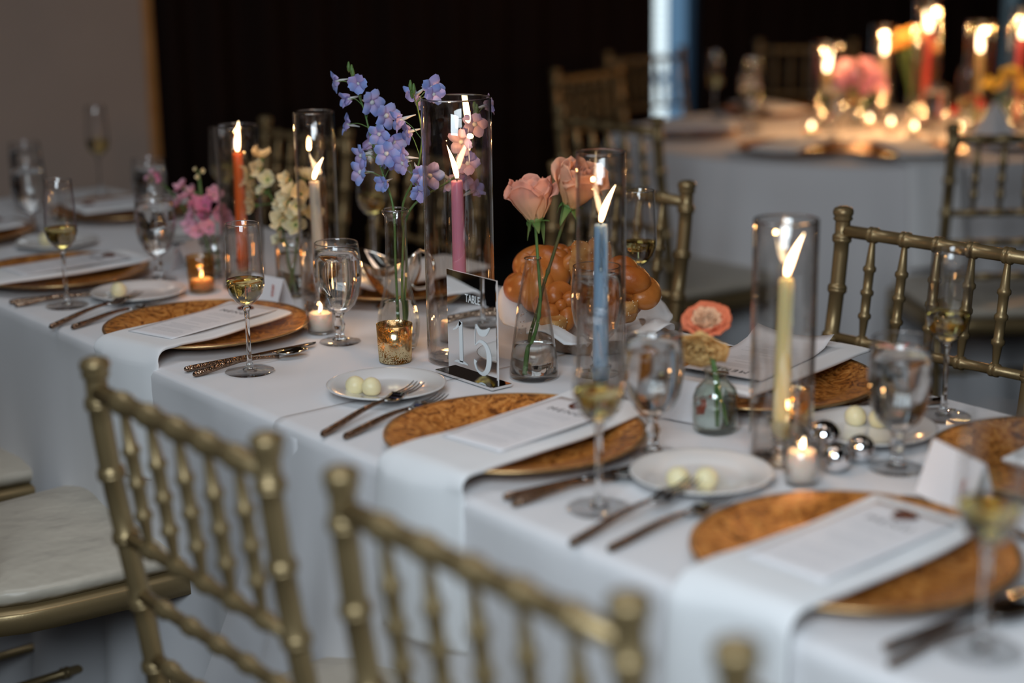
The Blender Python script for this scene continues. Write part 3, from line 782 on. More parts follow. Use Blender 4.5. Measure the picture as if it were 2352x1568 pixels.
def hurricane(x, y, r, h, label, base=None):
    z = base if base is not None else z_at(x)
    w = .0022
    prof = [(0, 0), (r - .004, 0), (r - .0012, .0012), (r, .004)] + [(r, .004 + (h - .005) * k / 5) for k in range(1, 6)] + [(r - w / 2, h), (r - w, h - .001)] + [(r - w, h - .001 - (h - .008) * k / 5) for k in range(1, 6)] + [(r - w - .003, .0055), (0, .005)]
    o = obj('hurricane_shade', lathe(prof, 72), gl_hurr, loc=(x, y, z))
    rg = obj('rim', lathe([(r - w * 1.05, h - .0012), (r - w * .5, h - .0024), (r + .0003, h - .0012), (r - w * .5, h + .0002), (r - w * 1.05, h - .0012)], 72), glass, o)
    obj('thick_base', lathe([(0, .0008), (r - .005, .0010), (r - .003, .0035), (r - .006, .0050), (0, .0048)], 56), gl_foot, o)
    return tag(o, label, 'candle holder', 'tall glass cylinders around the candles')
def candlestick(x, y, label, h=.045, r=.021):
    z = z_at(x) + .0058
    o = obj('candlestick', lathe([(0, 0), (r, 0), (r * 1.02, .003), (r * .7, .007), (r * .42, .012), (r * .50, .018), (r * .62, h - .006), (r * .72, h), (r * .5, h), (.0082, h - .004), (.0080, h - .026), (0, h - .026)], 32), glass, loc=(x, y, z))
    tag(o, label, 'candle holder', 'small glass candlesticks inside the cylinders')
    return z + h - .0255
HU = [(-2.613, 1.466, .0395, .297, 'orange', wax_orange, .250, .35, -.1, .055, 0, (0, 0), 'orange', .0048),
      (-2.359, 1.472, .0345, .341, 'cream', wax_cream, .225, .45, .3, .036, 3, (0, -.04), 'cream', .0042),
      (-1.932, 1.451, .0520, .396, 'pink', wax_pink, .275, -.35, -.1, .048, 0, (0, -.008), 'pink', .0042),
      (-1.616, 1.452, .0335, .345, 'blue', wax_blue, .251, .35, .2, .050, 6, (0, 0), 'pale blue', .0042),
      (-1.282, 1.446, .0385, .298, 'yellow', wax_yellow, .230, .30, .2, .052, 1, (0, .01), 'butter yellow', .0048)]
for x, y, r, h, key, m_, top, lx, ly, fh, dr, tilt, cname, fw in HU:
    hurricane(x, y, r, h, f'clear glass cylinder around the {cname} candle')
    zb = candlestick(x, y, f'clear glass candlestick holding the {cname} candle')
    taper(key, x, y, zb, TZ + top - zb, m_, lx, ly, fh, f'lit {cname} taper candle inside its glass cylinder', fw, dr, tilt)

def votive(x, y, r, h, m_, label, wl, wh=.028, group='votive glasses', rtop=None):
    rt = rtop or r * 1.0; z = z_at(x); w = .0018; rb = r * .90
    o = obj('votive_glass', lathe([(0, 0), (rb - .002, 0), (rb, .0015), (rb + (rt - rb) * .5, h * .5), (rt, h), (rt - w, h), (rb + (rt - rb) * .5 - w, h * .5), (rb - w, .006), (0, .005)], 48), m_, loc=(x, y, z))
    tag(o, label, 'candle holder', group)
    t = thing('votive_candle', (x, y, z + .0055), wl, 'candle', 'small votive candles')
    candle_parts(t, wh, 0, wax_white, .1, .1, .0135, .0027, taper=False, r0=rb - w - .0014, lamp=.09)
votive(-1.988, 1.367, .0275, .058, mercury, 'speckled gold mercury glass votive in front of the ribbed bud vase', 'small candle glowing inside the speckled gold votive in front of the bud vase', .018)
votive(-2.219, 1.381, .0245, .056, gl_vase, 'clear glass votive left of the sharp water goblet', 'white votive candle left of the sharp water goblet')
votive(-2.030, 1.505, .0215, .062, gl_vase, 'clear narrow votive glass behind the pink candle cylinder', 'white votive candle seen through the pink candle cylinder')
votive(-2.632, 1.388, .0262, .066, amber_glass, 'amber glass votive in front of the pink flowers', 'candle burning inside the amber votive by the pink flowers', .018)
votive(-1.208, 1.400, .0225, .050, gl_vase, 'clear votive glass with pale pink wax beside the chrome balls', 'pale pink votive candle beside the chrome balls', .034)
votive(-1.340, 1.530, .0235, .060, mercury, 'gold votive behind the butter yellow candle', 'candle inside the gold votive behind the yellow candle', .018)
votive(-2.40, 1.565, .0225, .05, gl_vase, 'clear votive glass behind the snapdragons', 'white votive candle behind the snapdragons')

# chrome balls
for i, (x, y, r, l) in enumerate([(-1.266, 1.508, .0205, 'largest chrome ball, at the back of the cluster of four'), (-1.208, 1.461, .0178, 'front chrome ball reflecting the pink votive flame'),
                     (-1.212, 1.512, .0172, 'right chrome ball beside the large water goblet'), (-1.2685, 1.4680, .0140, 'smallest chrome ball at the left of the cluster')]):
    bm = bmesh.new(); bmesh.ops.create_uvsphere(bm, u_segments=40, v_segments=24, radius=r)
    tag(obj('chrome_ball', bm, chrome, loc=(x, y, z_at(x) + r - .0001)), l, 'ornament', 'chrome balls on the table')

# ------------------------------------------------------------ mirrored table number
sx0, sy0, sx1, sy1 = -1.884, 1.3915, -1.768, 1.3915
rzs = math.atan2(sy1 - sy0, sx1 - sx0)
sg = thing('table_number_sign', ((sx0 + sx1) / 2, (sy0 + sy1) / 2, z_at(-1.8)), 'mirrored table number sign reading TABLE 15 on a mirrored base', 'sign', rz=rzs)
W2 = .0575
obj('mirror_panel', box(-W2, W2, -.0012, .0002, .004, .154), mirror, sg, smooth=False)
obj('acrylic_back', box(-W2, W2, .0003, .0026, .004, .154), acrylic_edge, sg, smooth=False)
obj('base', box(-.066, .070, -.020, .016, .0, .0045), mirror, sg, smooth=False, bevel=.0006)
c = bpy.data.curves.new('table_word', 'FONT'); c.body = 'TABLE'; c.size = .0145; c.align_x = 'CENTER'; c.align_y = 'CENTER'; c.extrude = .0001; c.offset = .00012; c.materials.append(white_print)
o = text_mesh('table_word', c); o.parent = sg; o.location = (.004, -.0016, .118); o.rotation_euler = (PI / 2, 0, 0); o.scale = (.86, 1.15, 1)
def stroke(pts, wid, bm):
    """flat ribbon in xz with varying width"""
    P = crom([(a, 0, b) for a, b in pts], 7); n = len(P); prev = None
    for i, p in enumerate(P):
        t = (P[min(i + 1, n - 1)] - P[max(i - 1, 0)]).normalized(); nn = Vector((-t.z, 0, t.x))
        k = i / (n - 1) * (len(wid) - 1); j = min(int(k), len(wid) - 2); w = wid[j] + (wid[j + 1] - wid[j]) * (k - j)
        a, b = bm.verts.new(p + nn * w), bm.verts.new(p - nn * w)
        if prev: bm.faces.new((prev[0], prev[1], b, a))
        prev = (a, b)
bm = bmesh.new()
stroke([(-.0255, .020), (-.0255, .050), (-.0255, .081)], [.0042, .0042, .0042], bm)
stroke([(-.0445, .066), (-.036, .070), (-.0255, .0805)], [.0006, .0016, .0034], bm)
stroke([(-.042, .0185), (-.034, .020), (-.0255, .0195), (-.018, .020), (-.010, .0185)], [.0008, .0020, .0024, .0020, .0008], bm)
o = obj('numeral_one', bm, white_print, sg, smooth=False, loc=(0, -.0016, 0)); solidify(o, .0002)
bm = bmesh.new()
stroke([(.0105, .083), (.020, .0735), (.032, .0745), (.043, .0835)], [.0018, .0050, .0046, .0008], bm)
stroke([(.0100, .083), (.0085, .068), (.0080, .052)], [.0008, .0008, .0008], bm)
stroke([(.0085, .052), (.020, .060), (.034, .055), (.0405, .040), (.037, .022), (.026, .0125), (.013, .0155), (.0075, .024), (.0085, .030)], [.0006, .0020, .0040, .0056, .0050, .0028, .0016, .0022, .0036], bm)
o = obj('numeral_five', bm, white_print, sg, smooth=False, loc=(0, -.0016, 0)); solidify(o, .0002)

# ------------------------------------------------------------ vases
def vase(name, x, y, po, th, m_, label, fx=None, level=None, wt=.0016, rot=0):
    t = thing(name, (x, y, z_at(x)), label, 'vase', rz=rot)
    zs = [p[1] for p in po]
    inner = [(max(r - th, .001), z) for r, z in po[::-1] if z > .007] + [(max(po[2][0] - th, .001), .0075), (0, .0065)]
    obj('glass_body', lathe([(0, 0)] + po + inner, 72, fx=fx), m_, t)
    rr_, rz_ = po[-1]
    obj('rim', lathe([(rr_ - th, rz_), (rr_ - th / 2, rz_ - .001), (rr_ + .0004, rz_), (rr_ - th / 2, rz_ + .001), (rr_ - th, rz_)], 48), glass, t)
    if level:
        pw = [(0, .0080), (max(po[2][0] - th - .002, .001), .0085)]
        for r, z in po:
            if .010 < z < level - .002: pw.append((r - th - .0007, z))
        # radius at the level
        for (r0, z0), (r1, z1) in zip(po, po[1:]):
            if z0 <= level <= z1 and z1 > z0: rl = r0 + (r1 - r0) * (level - z0) / (z1 - z0)
        pw += [(rl - th - .0006, level), (0, level)]
        obj('water', lathe(pw, 48), water, t)
    return t
flute_fx = lambda a, r, z: r * (1 + (.035 * math.cos(14 * a) if .006 < z < .208 else 0))
vase('bud_vase', -2.051, 1.419, [(.026, 0), (.0275, .003), (.0285, .01), (.031, .022), (.0325, .04), (.0305, .058), (.0245, .08), (.0190, .105), (.0172, .13), (.0165, .165), (.0162, .195), (.0165, .208), (.0205, .213), (.0208, .217), (.0195, .219)], .0022, gl_vase,
     'clear fluted bud vase holding the blue delphiniums', flute_fx, .075)
vase('conical_vase', -1.777, 1.466, [(.0345, 0), (.0362, .002), (.0362, .008), (.0335, .030), (.0290, .065), (.0235, .105), (.0165, .145), (.0115, .168), (.0112, .173), (.0125, .1755)], .0016, gl_vase,
     'clear conical flask vase holding two peach roses', None, .048)
vase('ribbed_vase', -1.420, 1.475, [(.0270, 0), (.0285, .003), (.0285, .010), (.0287, .030), (.0285, .046), (.0250, .056), (.0185, .063), (.0145, .068), (.0140, .074), (.0165, .079), (.0160, .0805)], .0020, gl_green,
     'small green-tinged ribbed glass vase with an orange ranunculus', lambda a, r, z: r * (1 + (.022 * math.cos(36 * a) if z < .064 else 0)), .040)
vase('cylinder_vase', -2.493, 1.50, [(.030, 0), (.032, .002), (.032, .008), (.032, .05), (.032, .09), (.032, .108)], .0018, gl_vase,
     'clear cylinder vase with yellow snapdragons', None, .075)
vase('small_vase', -2.735, 1.475, [(.024, 0), (.025, .002), (.026, .008), (.026, .04), (.022, .060), (.018, .072), (.019, .078)], .0018, gl_vase,
     'small clear vase with pink stock flowers behind the amber votive', None, .045)
# bubbles clinging inside the conical vase
bm = bmesh.new()
for k in range(26):
    a = rnd.uniform(PI, 2 * PI); z = rnd.uniform(.012, .11); r = .0345 + (z / .145) * -.019 - .0035
    bmesh.ops.create_icosphere(bm, subdivisions=2, radius=rnd.uniform(.0007, .0016), matrix=Matrix.Translation((-1.781 + r * math.cos(a), 1.471 + r * math.sin(a), z_at(-1.7) + z)))
o = obj('water_droplets', bm, glass); tag(o, 'clear droplets clinging inside the conical rose vase', 'droplets', kind='stuff')

# ------------------------------------------------------------ flowers
rose_out = petal('rose_petal', (.92, .62, .34), (.94, .53, .40), .42)
rose_in = petal('rose_heart', (.90, .38, .16), (.92, .50, .36), .3)
rose_lit = petal('rose_petal_candlelit', (.95, .62, .28), (.95, .58, .40), .42)  # lit copy of the rose petal: candle glow painted into its colour
def petal_bm(w, h, r, cup, flare, curl, seed=0, base=.25, nu=12, nv=12, notch=0):
    """one cupped petal standing at radius r from the axis, its middle at angle 0"""
    def f(u, v):
        s = (u - .5) * 2
        ww = w * (base + (1 - base) * math.sin(min(1, v * 1.15) * PI / 2)) * (1 - .35 * sm(.72, 1, v))
        top = 1 - .28 * abs(s) ** 2.2 * sm(.3, 1, v) - notch * math.exp(-(s / .25) ** 2) * sm(.6, 1, v)
        z = h * v * top
        rr = r * (.30 + .70 * math.sin(min(1, v * 1.3) * PI / 2)) + flare * sm(.55, 1, v) * v - cup * sm(.6, 1, v) + curl * .5 * (v ** 6)
        z -= abs(curl) * .6 * sm(.8, 1, v) ** 2
        a = s * ww / max(r, .006)
        rr += (.0024 + .0035 * sm(.5, 1, v)) * noise.noise(Vector((s * 2.5 + seed, v * 4, seed)))
        return (rr * math.cos(a), rr * math.sin(a), z + .0016 * noise.noise(Vector((s * 3, v * 3, seed + 9))))
    return grid(f, nu, nv, uv=True)
def rose(loc, rot, label, s=1.0, m_out=rose_out, seed=0, wild=0):
    t = thing('rose', loc, label, 'flower', 'peach roses', rot=rot)
    R = random.Random(seed)
    specs = []
    for k in range(3): specs.append((.016, .052, .0075, .004, 0, 0, rose_in, k * 2.1))
    for k in range(4): specs.append((.021, .055, .014, .004, .0, .001, rose_in, k * 1.6 + .5))
    for k in range(5): specs.append((.028, .058, .021, .004, .001, .003, m_out, k * 1.257 + .3))
    for k in range(5): specs.append((.033, .060, .0275, .003, .003, .004, m_out, k * 1.257 + .9))
    for k in range(3): specs.append((.030, .054, .0300, .000, .007, .008, m_out, k * 2.2 + 2.4 + wild))
    for i, (w, h, r, cup, fl, cu, m_, a) in enumerate(specs):
        o = obj('petal', petal_bm(w * s, h * s * 1.10 * R.uniform(.93, 1.05), r * s, cup * s, fl * s, cu * s, seed + i), m_, t, rot=(0, 0, a + R.uniform(-.15, .15)), loc=(0, 0, 0))
        solidify(o, .0005)
    obj('calyx', lathe([(0, -.008), (.0045, -.008), (.0075, -.002), (.0125, .003), (.0115, .0055), (0, .004)], 16), stem_m, t)
    for k in range(5):
        def f(u, v):
            s_ = (u - .5) * 2; w = .0055 * (1 - v ** 1.5) + .0004
            return ((.008 + .020 * v - .010 * v * v + .004 * math.sin(k + v * 3)) * s, s_ * w, (.001 - .016 * v - .022 * v * v * (k % 2) + .012 * v * (k % 3 == 0)) * s)
        o = obj('sepal', grid(f, 4, 8, uv=True), leaf_m, t, rot=(0, 0, k * 1.257 + .4)); solidify(o, .0004)
    return t
def stem(name, pts, r0, r1, m_, label, cat='stem', nodes=()):
    P = crom(pts, 8); n = len(P)
    rad = [r0 + (r1 - r0) * i / (n - 1) for i in range(n)]
    for q in nodes:
        i = int(q * (n - 1)); rad[i] *= 1.45
    return P, tube(P, rad, 10)
def zt_(p): return (p[0], p[1], p[2] + TZ)
r1 = rose(zt_((-1.776, 1.471, .231)), (.05, -.12, .3), 'left peach rose with petals flared to the left', 1.0, rose_out, 3, .4)
_, b = stem('s', [zt_(q) for q in [(-1.776, 1.471, .225), (-1.773, 1.471, .19), (-1.769, 1.471, .15), (-1.767, 1.471, .115), (-1.775, 1.470, .075), (-1.785, 1.466, .045), (-1.787, 1.462, .013)]], .0022, .0026, stem_brown, '', nodes=(.6, .75))
o = obj('rose_stem', b, stem_m, r1); o.parent = None
def attach(o, root):
    """hang a mesh given in world coordinates on its thing, unmoved"""
    root_m = Matrix.Translation(root.location) @ root.rotation_euler.to_matrix().to_4x4()
    o.parent = root; o.matrix_parent_inverse = root_m.inverted()
attach(o, r1); o.name = 'stem'
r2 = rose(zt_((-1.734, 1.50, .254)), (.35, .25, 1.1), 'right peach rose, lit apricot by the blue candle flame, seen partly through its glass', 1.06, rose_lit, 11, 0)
_, b = stem('s', [zt_(q) for q in [(-1.738, 1.498, .246), (-1.746, 1.494, .222), (-1.757, 1.484, .175), (-1.768, 1.477, .135), (-1.774, 1.473, .105), (-1.795, 1.474, .06), (-1.797, 1.476, .040)]], .0024, .0026, stem_brown, '', nodes=(.4, .62))
o = obj('stem', b, stem_brown); attach(o, r2)

# delphiniums
del_a = petal('delphinium_blue', (.66, .56, .86), (.32, .44, .88), .35)
del_b = petal('delphinium_lilac', (.72, .58, .80), (.46, .44, .84), .35)
del_c = petal('delphinium_pink', (.82, .60, .66), (.62, .50, .76), .35)
white_eye = pbr('flower_eye', (.86, .84, .80), .5)
def floret_petal(s):
    def f(u, v):
        q = (u - .5) * 2; w = .0072 * s * math.sin(PI * min(1, .12 + v * .80)) ** .8
        return (.002 * s + .0165 * s * v, q * w, .004 * s * math.sin(v * 2.4) - .003 * s * q * q + .0012 * s * math.sin(5 * v + q * 2))
    bm = grid(f, 6, 7, uv=True); me = bpy.data.meshes.new('petal'); bm.to_mesh(me); bm.free(); return me
def eye_mesh(s):
    bm = bmesh.new()
    lathe([(0, -.001), (.003, 0), (.0034, .003), (.0012, .0055), (0, .005)], 10, bm)
    tube([(0, 0, 0), (-.001, 0, -.006), (-.002, 0, -.012), (-.0005, 0, -.018)], [.0024, .002, .0012, .0006], 8, bm)
    me = bpy.data.meshes.new('blossom'); bm.to_mesh(me); bm.free(); me.materials.append(white_eye)
    me.polygons.foreach_set('use_smooth', [True] * len(me.polygons)); return me
PM = {}
for nm, m_ in (('a', del_a), ('b', del_b), ('c', del_c)):
    me = floret_petal(1.0); me.materials.append(m_); me.polygons.foreach_set('use_smooth', [True] * len(me.polygons)); PM[nm] = me
EYE = eye_mesh(1)
EYE.materials.clear(); EYE.materials.append(pbr('spur_and_eye', (.62, .64, .62), .5))
def delphinium(label, spine, florets, y0, kinds, seed):
    t = thing('delphinium', zt_(spine[0]), label, 'flower', 'blue delphiniums')
    R = random.Random(seed)
    P, b = stem('s', [zt_(q) for q in spine], .0022, .0010, stem_m, '')
    o = obj('stem', b, stem_m); attach(o, t)
    for i, (x, z) in enumerate(florets):
        y = y0 + R.uniform(-.022, .022)
        c = Vector((x, y, z + TZ))
        # pedicel from the nearest lower point of the spine
        q = min(P, key=lambda p: (p - (c - Vector((0, 0, .022)))).length)
        o = obj('pedicel', tube(crom([q, q.lerp(c, .5) + Vector((0, 0, .004)), c], 4), .0007, 6), stem_m); attach(o, t)
        # blossoms look outwards and a little to the camera
        d = Vector((x - q.x, y - q.y, 0)); d = (d.normalized() if d.length > .004 else Vector((0, 0, 0))) * .75 + Vector((R.uniform(.05, .7), -.55, R.uniform(-.45, .25))); d.normalize()
        e = d.to_track_quat('Z', 'Y').to_euler()
        bl = obj('blossom', EYE, None, t); bl.parent = t; bl.location = c - Vector(t.location); bl.rotation_euler = e
        s_ = R.uniform(1.0, 1.3); bl.scale = (s_,) * 3
        op = R.choice((-.25, -.55, -.8, -.35))
        for k in range(5): obj('petal', PM[R.choice(kinds)], None, bl, rot=(0, op + R.uniform(-.12, .12), k * 1.2566 + R.uniform(-.15, .15)))
    # buds at the tip
    for k in range(3):
        p = P[-1 - 2 * k]; bmx = bmesh.new(); lathe([(0, -.008), (.0025, -.004), (.0032, .002), (.0012, .009), (0, .010)], 8, bmx)
        o = obj('bud', bmx, stem_m); o.location = p + Vector((R.uniform(-.006, .006), 0, .006)); attach(o, t); o.matrix_parent_inverse = (Matrix.Translation(t.location)).inverted()
    return t
delphinium('left blue delphinium spike, leaning left above the fluted bud vase',
    [(-2.045, 1.415, .012), (-2.056, 1.42, .13), (-2.057, 1.42, .22), (-2.082, 1.42, .271), (-2.110, 1.42, .322), (-2.129, 1.42, .368), (-2.150, 1.42, .40), (-2.162, 1.42, .423)],
    [(-2.176, .409), (-2.120, .409), (-2.153, .383), (-2.117, .379), (-2.093, .360), (-2.163, .342), (-2.075, .335), (-2.130, .313), (-2.076, .322), (-2.107, .274), (-2.063, .293), (-2.088, .300), (-2.051, .308), (-2.064, .262), (-2.109, .300)], 1.415, 'aaab', 4)
delphinium('right lilac delphinium spike, half behind the pink candle cylinder',
    [(-2.062, 1.43, .012), (-2.055, 1.44, .13), (-2.062, 1.44, .217), (-2.023, 1.44, .275), (-1.998, 1.435, .331), (-1.985, 1.42, .378), (-1.972, 1.40, .408)],
    [(-2.000, .398), (-1.966, .410), (-1.955, .402), (-2.022, .361), (-2.037, .339), (-2.028, .294), (-2.018, .281), (-2.036, .272), (-2.040, .300), (-2.005, .255), (-1.994, .276)], 1.43, 'abbb', 9)
dl = delphinium('pale pink-lilac delphinium side shoot seen through the pink candle cylinder',
    [(-2.048, 1.425, .012), (-2.052, 1.43, .13), (-2.048, 1.445, .217), (-2.008, 1.50, .265), (-1.984, 1.515, .30), (-1.975, 1.515, .34), (-1.970, 1.515, .37)],
    [(-1.970, .376), (-1.962, .352), (-1.975, .325), (-1.985, .300), (-1.978, .290), (-2.000, .262), (-2.010, .240), (-2.018, .262)], 1.515, 'cbc', 15)

# snapdragons and stock: ruffled florets
snap_y = petal('snapdragon_yellow', (.86, .78, .30), (.90, .84, .60), .3)
snap_p = petal('snapdragon_peach', (.90, .66, .30), (.92, .80, .52), .3)
stock_a = petal('stock_pink', (.86, .36, .50), (.90, .52, .64), .35)
stock_b = petal('stock_rose', (.70, .16, .34), (.86, .34, .50), .35)
def ruffle_mesh(s, m_, seed, lobes=2):
    def f(u, v):
        a = (u - .5) * 2 * 1.2; r = s * v * (1 + .22 * math.cos(a * 3.2)); 
        return (r * math.cos(a), r * math.sin(a), s * (.45 * v * v + .22 * math.sin(u * 14 + seed) * v * v))
    bm = grid(f, 10, 6, uv=True); me = bpy.data.meshes.new('petal'); bm.to_mesh(me); bm.free(); me.materials.append(m_)
    me.polygons.foreach_set('use_smooth', [True] * len(me.polygons)); return me
def cluster(name, label, group, spine, spots, size, mats, seed, stem_r=.0022, npet=4, leaves=()):
    t = thing(name, zt_(spine[0]), label, 'flower', group); R = random.Random(seed)
    P, b = stem('s', [zt_(q) for q in spine], stem_r, stem_r * .6, stem_m, ''); o = obj('stem', b, stem_m); attach(o, t)
    meshes = [ruffle_mesh(size, m_, k) for k, m_ in enumerate(mats)]
    core = bmesh.new(); lathe([(0, -size * .55), (size * .16, -size * .4), (size * .22, -.1 * size), (size * .12, .12 * size), (0, .14 * size)], 8, core)
    cm = bpy.data.meshes.new('blossom'); core.to_mesh(cm); core.free(); cm.materials.append(stem_m)
    for i, sp_ in enumerate(spots):
        x, y, z = sp_; c = Vector((x, y + R.uniform(-.012, .012), z + TZ))
        q = min(P, key=lambda p: (p - (c - Vector((0, 0, size * .9)))).length)
        o = obj('pedicel', tube(crom([q, c], 4), .0009, 6), stem_m); attach(o, t)
        d = (c - q); d.z *= .3; d = d.normalized() * .7 + Vector((.35 + R.uniform(-.4, .4), -.5, .5 + R.uniform(-.5, .3))); d.normalize()
        bl = obj('blossom', cm, None, t); bl.location = c - Vector(t.location); bl.rotation_euler = d.to_track_quat('Z', 'Y').to_euler()
        me = R.choice(meshes); s_ = R.uniform(.75, 1.1)
        for k in range(npet): obj('petal', me, None, bl, rot=(0, R.uniform(-.5, .0), k * 2 * PI / npet + R.uniform(-.2, .2))).scale = (s_,) * 3
    for (p, ang, ln) in leaves:
        def f(u, v): return ((.002 + ln * v), (u - .5) * .009 * math.sin(PI * (.08 + .9 * v)), -ln * .5 * v * v + ln * .4 * v)
        o = obj('leaf', grid(f, 4, 8, uv=True), leaf_m, t, rot=(0, 0, ang)); o.location = Vector(zt_(p)) - Vector(t.location); solidify(o, .0004)
    return t
GS = 'yellow snapdragons'
cluster('snapdragon', 'left yellow snapdragon stem, leaning left beside the orange candle', GS, [(-2.488, 1.50, .012), (-2.506, 1.50, .06), (-2.535, 1.50, .136), (-2.577, 1.50, .195), (-2.590, 1.50, .235)],
        [(-2.592, 1.5, .238), (-2.573, 1.49, .222), (-2.60, 1.49, .205), (-2.556, 1.5, .203), (-2.61, 1.5, .186), (-2.563, 1.49, .183), (-2.60, 1.49, .168), (-2.578, 1.48, .156)], .0195, [snap_y, snap_y, snap_p], 5, leaves=[((-2.55, 1.5, .16), .5, .04)])
cluster('snapdragon', 'right yellow snapdragon stem, its blossoms seen partly through the cream candle cylinder', GS, [(-2.500, 1.495, .012), (-2.490, 1.50, .06), (-2.466, 1.50, .13), (-2.459, 1.50, .184), (-2.455, 1.50, .223)],
        [(-2.487, 1.5, .211), (-2.457, 1.5, .216), (-2.478, 1.49, .19), (-2.445, 1.5, .19), (-2.495, 1.49, .176), (-2.462, 1.48, .175), (-2.436, 1.49, .172), (-2.486, 1.48, .158), (-2.455, 1.48, .154), (-2.432, 1.5, .158), (-2.48, 1.47, .140), (-2.455, 1.48, .135), (-2.495, 1.48, .104)], .0205, [snap_y, snap_y, snap_p], 8, leaves=[((-2.48, 1.5, .13), -1.3, .045), ((-2.48, 1.5, .10), 2.5, .04)])
cluster('stock_flower', 'pink stock blossom cluster above the amber votive', 'pink stock flowers', [(-2.735, 1.475, .012), (-2.73, 1.46, .05), (-2.732, 1.45, .12), (-2.736, 1.45, .20)],
        [(-2.801, 1.45, .167), (-2.75, 1.45, .164), (-2.70, 1.45, .162), (-2.823, 1.45, .131), (-2.772, 1.45, .12), (-2.722, 1.45, .118), (-2.675, 1.45, .133), (-2.66, 1.45, .122), (-2.793, 1.45, .097), (-2.742, 1.45, .095), (-2.79, 1.45, .149), (-2.690, 1.45, .104), (-2.744, 1.45, .144), (-2.715, 1.45, .142), (-2.768, 1.44, .102), (-2.715, 1.44, .095)], .0165, [stock_a, stock_a, stock_b], 12, npet=5)
cluster('stock_flower', 'small budding pink sprig at the left of the pink flowers', 'pink stock flowers', [(-2.742, 1.475, .012), (-2.76, 1.47, .06), (-2.83, 1.45, .14), (-2.905, 1.45, .172)],
        [(-2.925, 1.45, .172), (-2.890, 1.45, .180), (-2.872, 1.45, .172), (-2.905, 1.45, .186)], .008, [stock_a, stock_b], 14, npet=4)
cluster('stock_flower', 'pale budding sprig rising above the pink flowers', 'pink stock flowers', [(-2.728, 1.475, .012), (-2.722, 1.47, .06), (-2.722, 1.45, .14), (-2.733, 1.45, .20)],
        [(-2.738, 1.45, .208), (-2.722, 1.45, .206), (-2.730, 1.45, .195)], .006, [snap_p], 16, npet=4)

# ranunculus
ran_a = petal('ranunculus_coral', (.95, .58, .30), (.93, .33, .18), .4)
ran_b = petal('ranunculus_heart', (.95, .70, .42), (.96, .66, .44), .35)
ran_c = petal('ranunculus_yellow', (.95, .50, .12), (.96, .72, .34), .45)
def ranunculus(loc, rot, label, mo, mi, s, seed, spine):
    t = thing('ranunculus', loc, label, 'flower', 'orange ranunculus blooms', rot=rot); R = random.Random(seed)
    rings = [(.005, .026, 3, mi), (.010, .028, 4, mi), (.0155, .029, 5, mi), (.0205, .030, 6, mi), (.0245, .029, 6, mo), (.0285, .026, 5, mo)]
    for i, (r, h, n, m_) in enumerate(rings):
        for k in range(n):
            o = obj('petal', petal_bm(r * 1.05 * s, h * s * R.uniform(.92, 1.1), r * s, (.0035 - .0022 * i) * s, (.003 * max(0, i - 2)) * s, (.0016 * max(0, i - 2)) * s, seed + i * 7 + k, .35, 8, 8), m_, t, rot=(0, 0, k * 2 * PI / n + i))
            solidify(o, .0004)
    bm = bmesh.new(); lathe([(0, -.002), (.007, -.001), (.009, .002), (.004, .004), (0, .004)], 12, bm); obj('calyx', bm, stem_m, t)
    P, b = stem('s', [zt_(q) for q in spine], .0022, .0024, stem_m, ''); o = obj('stem', b, stem_m); attach(o, t)
ranunculus(zt_((-1.437, 1.474, .137)), (.42, .36, 0), 'coral ranunculus bloom facing up above the ribbed vase', ran_a, ran_b, .68, 21, [(-1.436, 1.475, .140), (-1.432, 1.475, .115), (-1.421, 1.475, .083), (-1.412, 1.475, .05), (-1.405, 1.478, .014)])
ranunculus(zt_((-1.440, 1.467, .123)), (2.5, -.5, 0), 'drooping golden ranunculus bloom below the coral one', ran_c, ran_c, .82, 31, [(-1.439, 1.468, .122), (-1.432, 1.472, .118), (-1.424, 1.474, .085), (-1.418, 1.474, .05), (-1.412, 1.470, .014)])

# ------------------------------------------------------------ bread basket
bx0, by0 = -1.868, 1.665
zt0 = z_at(bx0)
dish = thing('bread_dish', (bx0, by0, zt0), 'round hammered metal dish under the bread napkin', 'dish')
obj('dish_body', lathe([(0, .004), (.075, .004), (.084, .010), (.088, .026), (.093, .029), (.0935, .0265), (.090, .022), (.087, .006), (.080, 0), (0, 0)], 56), brass_dish, dish)
def linen_f(u, v):
    a = 2 * PI * u
    r = (.02 + v * (.105 + .032 * math.cos(2 * (a - 1.9)) ** 2 * (.3 if math.cos(a) > 0 else 1) + .012 * math.sin(5 * a + 1)))
    z = .010 + .032 * sm(.45, .8, v) - .010 * sm(.8, 1, v) + .014 * math.sin(a * 4 + 1.0) * v * v + .006 * math.sin(a * 9) * v
    z += .040 * math.exp(-((a - 3.5) / .5) ** 2) * sm(.6, 1, v)
    return (r * math.cos(a), r * math.sin(a), max(z, .0085 if r < .09 else .032))
o = obj('bread_napkin', grid(linen_f, 90, 16, closed_u=True), napkin_m, loc=(bx0, by0, zt0)); solidify(o, .0025); tag(o, 'crumpled white napkin lining the bread dish', 'napkin')
def lump(pts, rad, bm=None): return tube(crom(pts, 6), [rad * math.sin(PI * (.10 + .80 * i / (6 * (len(pts) - 1)))) ** .7 for i in range(6 * (len(pts) - 1) + 1)], 16, bm)
